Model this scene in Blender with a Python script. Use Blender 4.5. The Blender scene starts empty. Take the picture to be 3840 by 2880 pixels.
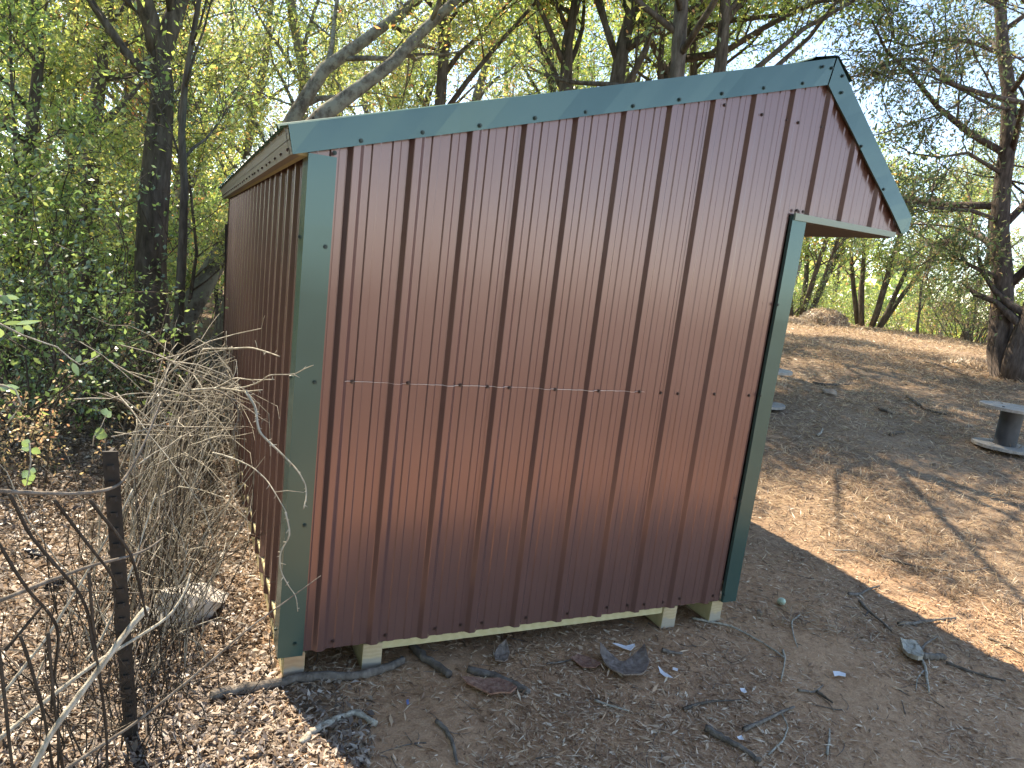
import bpy, math, random
import numpy as np
from mathutils import Matrix, Vector

# ------------------------------------------------------------------ camera
scene = bpy.context.scene
PW, PH, F = 3840.0, 2880.0, 2574.244
CAM = np.array([-0.3311, -2.6961, 1.6973])
YAW, PITCH, ROLL = -0.435011, 1.397139, 0.117920
def _rz(a): return np.array([[math.cos(a), -math.sin(a), 0], [math.sin(a), math.cos(a), 0], [0, 0, 1.0]])
def _rx(a): return np.array([[1.0, 0, 0], [0, math.cos(a), -math.sin(a)], [0, math.sin(a), math.cos(a)]])
CROT = _rz(YAW) @ _rx(PITCH) @ _rz(ROLL)
cd = bpy.data.cameras.new('camera'); cam = bpy.data.objects.new('camera', cd)
scene.collection.objects.link(cam)
cd.sensor_width = 36.0; cd.lens = 36.0 * F / PW; cd.clip_start = 0.05; cd.clip_end = 3000
M4 = Matrix.Identity(4)
for i in range(3):
    for j in range(3): M4[i][j] = float(CROT[i, j])
    M4[i][3] = float(CAM[i])
cam.matrix_world = M4
scene.camera = cam

# ------------------------------------------------------------------ sky, sun, exposure
SUN_EL, SUN_AZ = math.radians(55), math.radians(-21)          # azimuth from +Y towards +X
SDIR = Vector((math.cos(SUN_EL) * math.sin(SUN_AZ), math.cos(SUN_EL) * math.cos(SUN_AZ), math.sin(SUN_EL)))
w = bpy.data.worlds.new('World'); scene.world = w; w.use_nodes = True
nt = w.node_tree
bg = nt.nodes['Background']
sky = nt.nodes.new('ShaderNodeTexSky'); sky.sky_type = 'NISHITA'; sky.sun_disc = False
sky.sun_elevation = SUN_EL; sky.sun_rotation = SUN_AZ
sky.air_density = 0.7; sky.dust_density = 0.0; sky.ozone_density = 3.0
nt.links.new(sky.outputs[0], bg.inputs[0]); bg.inputs[1].default_value = 0.12
sl = bpy.data.lights.new('sun', 'SUN'); sl.energy = 2.4; sl.angle = math.radians(0.53); sl.color = (1.0, 0.96, 0.91)
so = bpy.data.objects.new('sun', sl); scene.collection.objects.link(so)
so.rotation_euler = (-SDIR).to_track_quat('-Z', 'Y').to_euler()
vs = scene.view_settings
vs.view_transform = 'Standard'; vs.look = 'None'; vs.gamma = 1.0; vs.exposure = 2.32
vs.use_white_balance = True; vs.white_balance_temperature = 8500; vs.white_balance_tint = 10
scene.cycles.max_bounces = 7; scene.cycles.diffuse_bounces = 4; scene.cycles.glossy_bounces = 3
scene.cycles.transmission_bounces = 5; scene.cycles.transparent_max_bounces = 4
scene.cycles.caustics_reflective = False; scene.cycles.caustics_refractive = False
scene.cycles.sample_clamp_indirect = 6.0
scene.cycles.use_denoising = True

# ------------------------------------------------------------------ helpers
rnd = random.Random(7)
COL = scene.collection
def ray(px, py):
    d = CROT @ np.array([(px - PW / 2) / F, -(py - PH / 2) / F, -1.0])
    return d
def at(px, py, dist):
    """world point seen at full-size pixel px,py at a horizontal distance from the camera"""
    d = ray(px, py); return CAM + d * dist / math.hypot(d[0], d[1])
D = 3840.0 / 2212.0
def dpt(x, y): return (x * D, y * D)
def r4(x, y): return (x * .5787, 960 + y * .5787)
def r7(x, y): return (x * .5787, 1920 + y * .5787)
def z8(x, y): return (600 + x * .2893, 1200 + y * .2893)

_hu = np.array([-400, 2.3, 3.2, 4.2, 7, 9.5, 12, 17, 22, 26, 32, 45, 80, 400.0])
_hz = np.array([-.14, -.14, -.11, -.03, .35, .60, .77, .92, .94, .85, .45, -1.2, -4, -6.0])
_tu = np.linspace(-20, 120, 2801)
_tz = np.interp(_tu, _hu, _hz); _k = np.hanning(41); _k /= _k.sum()
_tz = np.convolve(np.pad(_tz, 20, mode='edge'), _k, 'valid')
def sstep(a, b, x):
    t = np.clip((x - a) / (b - a), 0, 1); return t * t * (3 - 2 * t)
def _hash(i, j):
    q = np.sin(i * 127.1 + j * 311.7) * 43758.5453; return q - np.floor(q)
def vnoise(x, y):
    i, j = np.floor(x), np.floor(y); fx, fy = x - i, y - j; fx = fx * fx * (3 - 2 * fx); fy = fy * fy * (3 - 2 * fy)
    return (_hash(i, j) * (1 - fx) + _hash(i + 1, j) * fx) * (1 - fy) + (_hash(i, j + 1) * (1 - fx) + _hash(i + 1, j + 1) * fx) * fy - .5
def ground_h(x, y):
    x = np.asarray(x, float); y = np.asarray(y, float)
    u = .8 * x + .6 * y
    h = np.interp(u, _tu, _tz)
    m = sstep(0.6, 3.0, x)
    h = -.14 + m * (h + .14)
    under = sstep(-.25, .1, x) * sstep(2.9, 2.3, x) * sstep(-.1, .3, y) * sstep(5.5, 4.9, y)
    h = h * (1 - under) + under * np.minimum(h, -.15)
    far = sstep(3.0, 12, np.hypot(x - 1, y + 1))
    n = .010 * np.sin(3.1 * x + 1.3 * y + .5) * np.sin(2.3 * y - 1.1 * x) + .006 * np.sin(8.3 * x - 3.1 * y) * np.sin(7.1 * y + 2 * x + 1)
    n2 = .05 * np.sin(.9 * x - .4 * y + 1) * np.sin(.7 * y + .3 * x) + .03 * np.sin(2.1 * x + .8 * y) * np.sin(1.7 * y - .6 * x + 2)
    n = n + .016 * vnoise(x * 5 + 3, y * 5) + .011 * vnoise(x * 13, y * 13 + 7) + .007 * vnoise(x * 31 + 1, y * 31)
    return h + n * (1 - .6 * under) + n2 * far
def hit(px, py):
    """where the view ray through a pixel meets the ground"""
    d = ray(px, py); d = d / math.hypot(d[0], d[1]); t = np.arange(.5, 80, .01)
    P = CAM[None] + d[None] * t[:, None]
    b = P[:, 2] < ground_h(P[:, 0], P[:, 1])
    i = int(np.argmax(b)) if b.any() else len(t) - 1
    return P[i]
def gz(x, y): return float(ground_h(x, y))

class MB:
    def __init__(s): s.v = []; s.f = []; s.n = 0
    def add(s, v, f):
        o = s.n; s.v.extend([tuple(map(float, p)) for p in v]); s.f.extend([tuple(i + o for i in q) for q in f]); s.n += len(v)
    def box(s, a, b, xf=None):
        (x0, y0, z0), (x1, y1, z1) = a, b
        v = [(x0, y0, z0), (x1, y0, z0), (x1, y1, z0), (x0, y1, z0), (x0, y0, z1), (x1, y0, z1), (x1, y1, z1), (x0, y1, z1)]
        if xf: v = [xf(*p) for p in v]
        s.add(v, [(3, 2, 1, 0), (4, 5, 6, 7), (0, 1, 5, 4), (1, 2, 6, 5), (2, 3, 7, 6), (3, 0, 4, 7)])
    def tube(s, pts, rad, n=6, cap=True, jitter=0.0, rng=None):
        pts = np.asarray(pts, float); m = len(pts)
        if np.isscalar(rad): rad = [rad] * m
        T = np.gradient(pts, axis=0); T /= np.linalg.norm(T, axis=1)[:, None] + 1e-9
        up = np.array([0.31, 0.17, 1.0]) if abs(T[0, 2]) < .8 else np.array([1.0, 0.2, 0.1])
        A = np.cross(T, up); A /= np.linalg.norm(A, axis=1)[:, None] + 1e-9
        B = np.cross(T, A)
        ang = np.linspace(0, 2 * np.pi, n, endpoint=False)
        ca, sa = np.cos(ang), np.sin(ang)
        R = np.asarray(rad, float)[:, None] * np.ones((1, n))
        if jitter and rng is not None: R = R * (1 + jitter * rng.standard_normal((m, n)))
        V = pts[:, None, :] + R[:, :, None] * (ca[None, :, None] * A[:, None, :] + sa[None, :, None] * B[:, None, :])
        o = s.n
        s.v.extend(map(tuple, V.reshape(-1, 3).tolist())); s.n += m * n
        for i in range(m - 1):
            a = o + i * n; b = a + n
            for j in range(n):
                k = (j + 1) % n; s.f.append((a + j, a + k, b + k, b + j))
        if cap and n > 3:
            s.f.append(tuple(range(o + n - 1, o - 1, -1))); s.f.append(tuple(range(o + (m - 1) * n, o + m * n)))
    def mesh(s, name, mat, smooth=False):
        me = bpy.data.meshes.new(name); me.from_pydata(s.v, [], s.f)
        if mat: me.materials.append(mat)
        if smooth: me.polygons.foreach_set('use_smooth', [True] * len(me.polygons))
        me.update(); return me
    def build(s, name, mat, parent=None, smooth=False):
        return link(name, s.mesh(name, mat, smooth), parent)
def link(name, me, parent=None):
    o = bpy.data.objects.new(name, me); COL.objects.link(o)
    if parent is not None: o.parent = parent
    return o
def tag(o, label=None, cat=None, group=None, kind=None):
    if label: o['label'] = label
    if cat: o['category'] = cat
    if group: o['group'] = group
    if kind: o['kind'] = kind
    return o
def empty(name, loc=(0, 0, 0), rz=0.0):
    o = bpy.data.objects.new(name, None); COL.objects.link(o); o.location = loc; o.rotation_euler = (0, 0, rz); return o
def quads_mesh(name, V, mat):
    """V: (n,4,3) array of separate quads -> one mesh"""
    n = len(V); me = bpy.data.meshes.new(name)
    me.vertices.add(n * 4); me.vertices.foreach_set('co', V.reshape(-1).astype(np.float32))
    me.loops.add(n * 4); me.loops.foreach_set('vertex_index', np.arange(n * 4, dtype=np.int32))
    me.polygons.add(n); me.polygons.foreach_set('loop_start', np.arange(0, n * 4, 4, dtype=np.int32))
    me.polygons.foreach_set('loop_total', np.full(n, 4, dtype=np.int32))
    me.materials.append(mat); me.update(); me.validate(); return me
def unit(v): return v / (np.linalg.norm(v, axis=-1, keepdims=True) + 1e-9)

# ------------------------------------------------------------------ materials
def mat(name):
    m = bpy.data.materials.new(name); m.use_nodes = True; return m, m.node_tree.nodes, m.node_tree.links, m.node_tree.nodes['Principled BSDF']
def N(nodes, t, **kw):
    n = nodes.new(t)
    for k, v in kw.items():
        if k in n.inputs: n.inputs[k].default_value = v
        else: setattr(n, k, v)
    return n
def ramp(nodes, stops, interp='LINEAR'):
    r = nodes.new('ShaderNodeValToRGB'); e = r.color_ramp.elements; r.color_ramp.interpolation = interp
    while len(e) < len(stops): e.new(.5)
    for i, (p, c) in enumerate(stops): e[i].position = p; e[i].color = (*c, 1)
    return r
def paint(name, col, rough=.38, var=.12, dent=.02, scale=3.0, spec=.5, metal=0.0):
    m, n, l, b = mat(name)
    tc = N(n, 'ShaderNodeTexCoord'); nz = N(n, 'ShaderNodeTexNoise', Scale=scale, Detail=2.0)
    l.new(tc.outputs['Object'], nz.inputs['Vector'])
    c0 = tuple(x * (1 - var) for x in col); c1 = tuple(x * (1 + var) for x in col)
    r = ramp(n, [(.1, c0), (.9, c1)]); l.new(nz.outputs[0], r.inputs[0]); l.new(r.outputs[0], b.inputs['Base Color'])
    b.inputs['Roughness'].default_value = rough; b.inputs['Specular IOR Level'].default_value = spec; b.inputs['Metallic'].default_value = metal
    nz2 = N(n, 'ShaderNodeTexNoise', Scale=2.2, Detail=1.0); l.new(tc.outputs['Object'], nz2.inputs['Vector'])
    nz3 = N(n, 'ShaderNodeTexNoise', Scale=260.0, Detail=1.0); l.new(tc.outputs['Object'], nz3.inputs['Vector'])
    bp = N(n, 'ShaderNodeBump', Strength=.24, Distance=dent); l.new(nz2.outputs[0], bp.inputs['Height'])
    bp2 = N(n, 'ShaderNodeBump', Strength=.03, Distance=.001); l.new(nz3.outputs[0], bp2.inputs['Height']); l.new(bp.outputs[0], bp2.inputs['Normal'])
    l.new(bp2.outputs[0], b.inputs['Normal'])
    rr = N(n, 'ShaderNodeMapRange'); rr.inputs[3].default_value = rough - .03; rr.inputs[4].default_value = rough + .04
    l.new(nz.outputs[0], rr.inputs[0]); l.new(rr.outputs[0], b.inputs['Roughness'])
    return m
M_BROWN = paint('brown_metal', (.182, .104, .096), .24, .05, .010, spec=.9, metal=.42)
M_GREEN = paint('green_metal', (.044, .102, .096), .25, .10, .022, spec=.8, metal=.35)
M_BROWNLIT = paint('brown_metal_lit', (.30, .25, .20), .5, .1, .01)  # brown eave trim, its pale sheen put into the base colour
M_SCREWB = paint('brown_screw', (.05, .025, .02), .45)
M_SCREWG = paint('green_screw', (.012, .035, .030), .45)
M_GALV = paint('roof_metal', (.05, .16, .13), .35)
M_CHALK = paint('chalk', (.75, .72, .70), .9)
def wood(name, c0, c1, ring=False, sc=(1, 1, 1)):
    m, n, l, b = mat(name)
    tc = N(n, 'ShaderNodeTexCoord'); mp = N(n, 'ShaderNodeMapping'); mp.inputs['Scale'].default_value = sc
    l.new(tc.outputs['Object'], mp.inputs[0])
    wv = N(n, 'ShaderNodeTexWave', Scale=6.0, Distortion=6.0, Detail=3.0)
    wv.wave_type = 'RINGS' if ring else 'BANDS'
    nz = N(n, 'ShaderNodeTexNoise', Scale=9.0, Detail=6.0)
    l.new(mp.outputs[0], wv.inputs[0]); l.new(mp.outputs[0], nz.inputs['Vector'])
    mw = N(n, 'ShaderNodeMath', operation='MULTIPLY'); mw.inputs[1].default_value = .45; mx = N(n, 'ShaderNodeMath', operation='ADD'); l.new(mw.outputs[0], mx.inputs[0]); l.new(wv.outputs['Fac'], mw.inputs[0]); l.new(nz.outputs[0], mx.inputs[1])
    r = ramp(n, [(.35, c0), (1.0, c1)]); 
    m2 = N(n, 'ShaderNodeMath', operation='MULTIPLY'); m2.inputs[1].default_value = .6
    l.new(mx.outputs[0], m2.inputs[0]); l.new(m2.outputs[0], r.inputs[0]); l.new(r.outputs[0], b.inputs['Base Color'])
    if ring:
        sz = N(n, 'ShaderNodeSeparateXYZ'); l.new(tc.outputs['Object'], sz.inputs[0])
        az_ = N(n, 'ShaderNodeMath', operation='MULTIPLY_ADD'); az_.inputs[1].default_value = .05; l.new(nz.outputs[0], az_.inputs[0]); l.new(sz.outputs[2], az_.inputs[2])
        mr = N(n, 'ShaderNodeMapRange'); mr.inputs[1].default_value = -.062; mr.inputs[2].default_value = -.048; mr.inputs[3].default_value = .75; mr.inputs[4].default_value = 0; l.new(az_.outputs[0], mr.inputs[0])
        mg = N(n, 'ShaderNodeMix', data_type='RGBA'); l.new(mr.outputs[0], mg.inputs[0]); l.new(r.outputs[0], mg.inputs[6]); mg.inputs[7].default_value = (.33, .31, .27, 1); l.new(mg.outputs[2], b.inputs['Base Color'])
    b.inputs['Roughness'].default_value = .75
    bp = N(n, 'ShaderNodeBump', Strength=.3, Distance=.003); l.new(nz.outputs[0], bp.inputs['Height']); l.new(bp.outputs[0], b.inputs['Normal'])
    return m
M_LUMBER = wood('treated_lumber', (.52, .46, .26), (.66, .60, .38), sc=(1, 4, 4))
M_ENDGRAIN = wood('lumber_end', (.46, .36, .22), (.62, .52, .34), ring=True, sc=(3, 3, 3))
M_ENDTAN = wood('lumber_end_tan', (.42, .27, .16), (.58, .40, .25), ring=True, sc=(2, 2, 2))
M_GREYWOOD = wood('weathered_wood', (.27, .25, .22), (.5, .47, .43), sc=(2, 14, 2))

def bark(name, c0, c1, c2, sc=14.0, lichen=.0):
    m, n, l, b = mat(name)
    tc = N(n, 'ShaderNodeTexCoord'); mp = N(n, 'ShaderNodeMapping'); mp.inputs['Scale'].default_value = (1, 1, .22)
    l.new(tc.outputs['Object'], mp.inputs[0])
    nz = N(n, 'ShaderNodeTexNoise', Scale=sc, Detail=6.0, Roughness=.65); l.new(mp.outputs[0], nz.inputs['Vector'])
    r = ramp(n, [(.3, c0), (.5, c1), (.72, c2)]); l.new(nz.outputs[0], r.inputs[0])
    out = r.outputs[0]
    if lichen:
        nl = N(n, 'ShaderNodeTexNoise', Scale=5.5, Detail=5.0, Roughness=.7); l.new(tc.outputs['Object'], nl.inputs['Vector'])
        rl = ramp(n, [(.5 - .08 * lichen, (0, 0, 0)), (.56, (1, 1, 1))]); l.new(nl.outputs[0], rl.inputs[0])
        mx = N(n, 'ShaderNodeMix', data_type='RGBA'); l.new(rl.outputs[0], mx.inputs[0]); l.new(out, mx.inputs[6]); mx.inputs[7].default_value = (.25, .25, .205, 1)
        out = mx.outputs[2]
    l.new(out, b.inputs['Base Color']); b.inputs['Roughness'].default_value = .9; b.inputs['Specular IOR Level'].default_value = .2
    bp = N(n, 'ShaderNodeBump', Strength=.9, Distance=.02); l.new(nz.outputs[0], bp.inputs['Height']); l.new(bp.outputs[0], b.inputs['Normal'])
    return m
M_BARK = bark('bark_dark', (.042, .034, .027), (.105, .088, .072), (.19, .165, .14), 16)
M_BARKL = bark('bark_lichen', (.05, .042, .034), (.13, .115, .095), (.22, .20, .17), 14, 1.0)
M_BARKC = bark('bark_cedar', (.045, .034, .03), (.10, .078, .067), (.18, .145, .125), 22, .0)
M_TWIG = bark('twig_bark', (.05, .04, .034), (.12, .098, .08), (.2, .17, .14), 30)
M_CANE = bark('cane_pale', (.24, .21, .165), (.43, .395, .325), (.62, .585, .50), 30)
M_CANED = bark('cane_dark', (.025, .02, .016), (.05, .041, .033), (.10, .085, .07), 30)
M_STICK = bark('stick_grey', (.085, .07, .058), (.18, .155, .13), (.30, .265, .23), 24)
M_STICKD = bark('stick_dark', (.06, .048, .038), (.12, .10, .082), (.21, .18, .15), 24)
M_LOG = bark('log_bark', (.075, .062, .052), (.15, .128, .11), (.25, .22, .19), 18)

def leafmat(name, stops, trans=.58, gloss=.11):
    if trans > .25: stops = [(p, tuple(min(.8, c * 1.6) for c in col)) for p, col in stops]
    m, n, l, b = mat(name); n.remove(b); out = n['Material Output']
    g = N(n, 'ShaderNodeNewGeometry'); oi = N(n, 'ShaderNodeObjectInfo')
    r = ramp(n, stops); 
    ad = N(n, 'ShaderNodeMath', operation='MULTIPLY_ADD'); ad.inputs[1].default_value = .22; ad.inputs[2].default_value = -.11
    l.new(oi.outputs['Random'], ad.inputs[0])
    a2 = N(n, 'ShaderNodeMath', operation='ADD'); a2.use_clamp = True; l.new(g.outputs['Random Per Island'], a2.inputs[0]); l.new(ad.outputs[0], a2.inputs[1])
    l.new(a2.outputs[0], r.inputs[0])
    df = N(n, 'ShaderNodeBsdfDiffuse'); tr = N(n, 'ShaderNodeBsdfTranslucent'); gl = N(n, 'ShaderNodeBsdfGlossy', Roughness=.4)
    gl.inputs['Color'].default_value = (.8, .85, .9, 1)
    l.new(r.outputs[0], df.inputs[0])
    hs = N(n, 'ShaderNodeHueSaturation', Saturation=.95, Value=2.6); l.new(r.outputs[0], hs.inputs['Color']); l.new(hs.outputs[0], tr.inputs[0])
    m1 = N(n, 'ShaderNodeMixShader'); m1.inputs[0].default_value = trans; l.new(df.outputs[0], m1.inputs[1]); l.new(tr.outputs[0], m1.inputs[2])
    m2 = N(n, 'ShaderNodeMixShader'); m2.inputs[0].default_value = gloss; l.new(m1.outputs[0], m2.inputs[1]); l.new(gl.outputs[0], m2.inputs[2])
    l.new(m2.outputs[0], out.inputs[0]); return m
L_GREEN = leafmat('leaf_green', [(0, (.055, .095, .020)), (.35, (.09, .14, .03)), (.7, (.15, .19, .04)), (.93, (.24, .24, .05)), (1, (.28, .13, .04))])
L_YELLOW = leafmat('leaf_yellow', [(0, (.075, .105, .03)), (.45, (.14, .175, .045)), (.8, (.25, .26, .06)), (.94, (.28, .20, .06)), (1, (.34, .11, .04))])
L_RUST = leafmat('leaf_rust', [(0, (.09, .085, .04)), (.3, (.15, .125, .06)), (.6, (.17, .12, .07)), (.9, (.21, .145, .085)), (1, (.27, .11, .05))])
L_DARK = leafmat('leaf_dark', [(0, (.04, .075, .022)), (.5, (.065, .115, .032)), (.9, (.12, .165, .045)), (1, (.22, .19, .07))], .45, .13)
L_CEDAR = leafmat('leaf_cedar', [(0, (.04, .065, .025)), (.6, (.07, .10, .035)), (.9, (.12, .14, .05)), (1, (.22, .16, .08))], .3, .04)
L_LITTER = leafmat('leaf_litter', [(0, (.09, .065, .048)), (.35, (.22, .165, .125)), (.65, (.35, .275, .215)), (.88, (.50, .42, .35)), (1, (.64, .58, .51))], .15, .04)
L_STRAW = leafmat('dry_straw', [(0, (.15, .095, .06)), (.35, (.30, .21, .135)), (.7, (.46, .345, .225)), (.95, (.60, .50, .35)), (1, (.2, .22, .09))], .2, .05)
L_CHIP = leafmat('wood_chip', [(0, (.17, .10, .06)), (.3, (.36, .225, .14)), (.65, (.56, .38, .245)), (.88, (.68, .52, .37)), (1, (.75, .65, .51))], .05, .03)

def ground_mat():
    m, n, l, b = mat('ground')
    g = N(n, 'ShaderNodeNewGeometry'); sp = N(n, 'ShaderNodeSeparateXYZ'); l.new(g.outputs['Position'], sp.inputs[0])
    na = N(n, 'ShaderNodeTexNoise', Scale=1.1, Detail=6.0, Roughness=.6); nb = N(n, 'ShaderNodeTexNoise', Scale=24.0, Detail=8.0, Roughness=.7); nc = N(n, 'ShaderNodeTexNoise', Scale=140.0, Detail=4.0, Roughness=.7)
    for q in (na, nb, nc): l.new(g.outputs['Position'], q.inputs['Vector'])
    dirt = ramp(n, [(.28, (.35, .20, .115)), (.5, (.56, .335, .20)), (.75, (.66, .43, .275))]); l.new(nb.outputs[0], dirt.inputs[0])
    straw = ramp(n, [(.25, (.17, .105, .068)), (.5, (.29, .205, .140)), (.75, (.40, .305, .205))]); l.new(nb.outputs[0], straw.inputs[0])
    litter = ramp(n, [(.25, (.10, .068, .048)), (.5, (.21, .15, .105)), (.75, (.34, .255, .19))]); l.new(nb.outputs[0], litter.inputs[0])
    def mask(sock, a, bb, amp):
        ad = N(n, 'ShaderNodeMath', operation='MULTIPLY_ADD'); l.new(na.outputs[0], ad.inputs[0]); ad.inputs[1].default_value = amp; l.new(sock, ad.inputs[2])
        mr = N(n, 'ShaderNodeMapRange'); mr.interpolation_type = 'SMOOTHSTEP'; mr.inputs[1].default_value = a; mr.inputs[2].default_value = bb; l.new(ad.outputs[0], mr.inputs[0]); return mr.outputs[0]
    # u = .8x + .6y : bare dirt near the shed, dry grass further up the slope
    mu = N(n, 'ShaderNodeMath', operation='MULTIPLY'); mu.inputs[1].default_value = .35; l.new(sp.outputs[1], mu.inputs[0])
    au = N(n, 'ShaderNodeMath', operation='ADD'); l.new(sp.outputs[0], au.inputs[0]); l.new(mu.outputs[0], au.inputs[1])
    ms1 = mask(au.outputs[0], 4.0, 5.4, 2.0)
    ny = N(n, 'ShaderNodeMath', operation='MULTIPLY'); ny.inputs[1].default_value = -1.0; l.new(sp.outputs[1], ny.inputs[0])
    ms2 = mask(ny.outputs[0], 3.2, 4.4, 1.0)
    mxm = N(n, 'ShaderNodeMath', operation='MAXIMUM'); l.new(ms1, mxm.inputs[0]); l.new(ms2, mxm.inputs[1]); ms = mxm.outputs[0]
    m1 = N(n, 'ShaderNodeMix', data_type='RGBA'); l.new(ms, m1.inputs[0]); l.new(dirt.outputs[0], m1.inputs[6]); l.new(straw.outputs[0], m1.inputs[7])
    ng = N(n, 'ShaderNodeMath', operation='MULTIPLY'); ng.inputs[1].default_value = -1.0; l.new(sp.outputs[0], ng.inputs[0])
    ml = mask(ng.outputs[0], -.1, .35, .5)
    m2 = N(n, 'ShaderNodeMix', data_type='RGBA'); l.new(ml, m2.inputs[0]); l.new(m1.outputs[2], m2.inputs[6]); l.new(litter.outputs[0], m2.inputs[7])
    fr = ramp(n, [(.3, (.75, .75, .75)), (.7, (1.2, 1.2, 1.2))]); l.new(nc.outputs[0], fr.inputs[0])
    m3 = N(n, 'ShaderNodeMix', data_type='RGBA', blend_type='MULTIPLY'); m3.inputs[0].default_value = 1; l.new(m2.outputs[2], m3.inputs[6]); l.new(fr.outputs[0], m3.inputs[7])
    l.new(m3.outputs[2], b.inputs['Base Color']); b.inputs['Roughness'].default_value = .95; b.inputs['Specular IOR Level'].default_value = .15
    b1 = N(n, 'ShaderNodeBump', Strength=.8, Distance=.02); l.new(nb.outputs[0], b1.inputs['Height'])
    b2 = N(n, 'ShaderNodeBump', Strength=.6, Distance=.005); l.new(nc.outputs[0], b2.inputs['Height']); l.new(b1.outputs[0], b2.inputs['Normal']); l.new(b2.outputs[0], b.inputs['Normal'])
    return m
M_GROUND = ground_mat()

# ------------------------------------------------------------------ ground sheet
def ground():
    n = 560
    t = np.linspace(-1, 1, n); k = 7.8
    s = np.sinh(k * t) / math.sinh(k) * 900
    X, Y = np.meshgrid(1.0 + s, 0.3 + s, indexing='ij')
    Z = ground_h(X, Y)
    V = np.stack([X, Y, Z], -1).reshape(-1, 3)
    idx = np.arange(n * n).reshape(n, n)
    Fc = np.stack([idx[:-1, :-1], idx[1:, :-1], idx[1:, 1:], idx[:-1, 1:]], -1).reshape(-1, 4)
    me = bpy.data.meshes.new('ground'); me.from_pydata(V.tolist(), [], Fc.tolist()); me.materials.append(M_GROUND)
    me.polygons.foreach_set('use_smooth', [True] * len(me.polygons)); me.update()
    tag(link('ground', me), kind='structure')
ground()

# ------------------------------------------------------------------ shed
SH = .025
def sx(x, y, z): return (x - SH * y, y, z)
WID, LEN = 2.411, 4.88
RIB, RX0 = .2286, .1719
shed = empty('shed', (0, 0, 0))
tag(shed, 'small brown metal shed with green trim standing on wooden skids', 'shed')
def ltop(x): return 2.0015 + .3002 * x
def rtop(x): return 2.722 - .862 * (x - 2.40)
def profile(a0, a1, r0=RX0):
    """profile stations (coordinate, outward offset) of ribbed sheet between a0 and a1"""
    pts = []
    k0 = int(math.floor((a0 - r0) / RIB)) - 1
    k1 = int(math.ceil((a1 - r0) / RIB)) + 1
    for k in range(k0, k1 + 1):
        c = r0 + k * RIB
        pts += [(c - .034, 0), (c - .030, .001), (c - .014, .018), (c - .011, .019), (c + .011, .019), (c + .014, .018), (c + .030, .001), (c + .034, 0)]
        for f in (1 / 3, 2 / 3):
            q = c + f * RIB
            pts += [(q - .019, 0), (q - .013, .0035), (q + .013, .0035), (q + .019, 0)]
    def off(a):
        return float(np.interp(a, [p[0] for p in pts], [p[1] for p in pts]))
    res = [(a0, off(a0))] + [p for p in pts if a0 < p[0] < a1] + [(a1, off(a1))]
    return res
def sheet(name, a0, a1, to3, zb, zt, parent, matl, r0=RX0, proud=0.0, cuts=()):
    pr = profile(a0, a1, r0)
    for c in cuts:
        if a0 < c < a1:
            o = float(np.interp(c, [p[0] for p in pr], [p[1] for p in pr])); pr = sorted(pr + [(c - .0005, o), (c + .0005, o)])
    mb = MB(); rows = 7
    for (p, q) in zip(pr[:-1], pr[1:]):
        mid = (p[0] + q[0]) / 2
        za, zb_ = zb(mid), None
        v = []
        for r in range(rows):
            t = r / (rows - 1)
            for (a, o) in (p, q):
                lo = zb(mid); hi = max(zt(a), lo + .002)
                v.append(to3(a, o + proud, lo + (hi - lo) * t))
        f = [(2 * r, 2 * r + 1, 2 * r + 3, 2 * r + 2) for r in range(rows - 1)]
        mb.add(v, f)
    return mb.build(name, matl, parent)
def screw_mesh(name, m):
    mb = MB(); n = 8
    for (r0, h0, r1, h1) in ((.0085, 0, .008, .002), (.0052, .002, .0048, .007)):
        v = [(r0 * math.cos(6.283 * i / n), r0 * math.sin(6.283 * i / n), h0) for i in range(n)] + [(r1 * math.cos(6.283 * i / n), r1 * math.sin(6.283 * i / n), h1) for i in range(n)]
        mb.add(v, [(i, (i + 1) % n, n + (i + 1) % n, n + i) for i in range(n)] + [tuple(range(n, 2 * n))])
    return mb.mesh(name, m)
SCB, SCG = screw_mesh('brown_screw', M_SCREWB), screw_mesh('green_screw', M_SCREWG)
def screw(p, nrm, me, parent):
    o = link('screw', me, parent); o.location = p
    o.rotation_mode = 'QUATERNION'; o.rotation_quaternion = Vector(nrm).to_track_quat('Z', 'Y'); return o
toA = lambda a, o, z: sx(a, -o, z)
zbA = lambda x: 0.0 if x < 2.332 else 2.094
ztA = lambda x: min(ltop(x) + .04, rtop(x) + .04)
rib = lambda k: RX0 + k * RIB
ribs_mid = [2, 6]
s1 = sheet('wall_panel', 0.0, rib(3) + .036, toA, zbA, ztA, shed, M_BROWN)
s2 = sheet('wall_panel', rib(3) - .040, rib(7) + .036, toA, zbA, ztA, shed, M_BROWN, proud=.0015)
s3 = sheet('wall_panel', rib(7) - .040, 3.13, toA, zbA, ztA, shed, M_BROWN, proud=.003, cuts=(2.332, 2.4))
sheets = [s1, s2, s3]
def own(x): return s1 if x < rib(3) - .04 else (s2 if x < rib(7) - .04 else s3)
def wsc(x, z, off=0.0): screw(sx(x, -.0045 - off, z), (0, -1, 0), SCB, own(x))
for k in range(10):
    wsc(rib(k) + .052, 1.162 + .004 * rnd.uniform(-1, 1)); wsc(rib(k) + .054, .035 + .006 * rnd.uniform(-1, 1))
for k in (3, 7): wsc(rib(k) - .052, 1.160); wsc(rib(k) - .052, .037)
for k in (8,): wsc(rib(k) - .055, .03)
for q in ((2718, 394), (2858, 430), (2950, 451), (2994, 460), (3080, 477)):
    d = ray(*q); t = (-.005 - CAM[1]) / d[1]; P = CAM + t * d; screw((P[0], -.005, P[2]), (0, -1, 0), SCB, own(P[0]))
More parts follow.
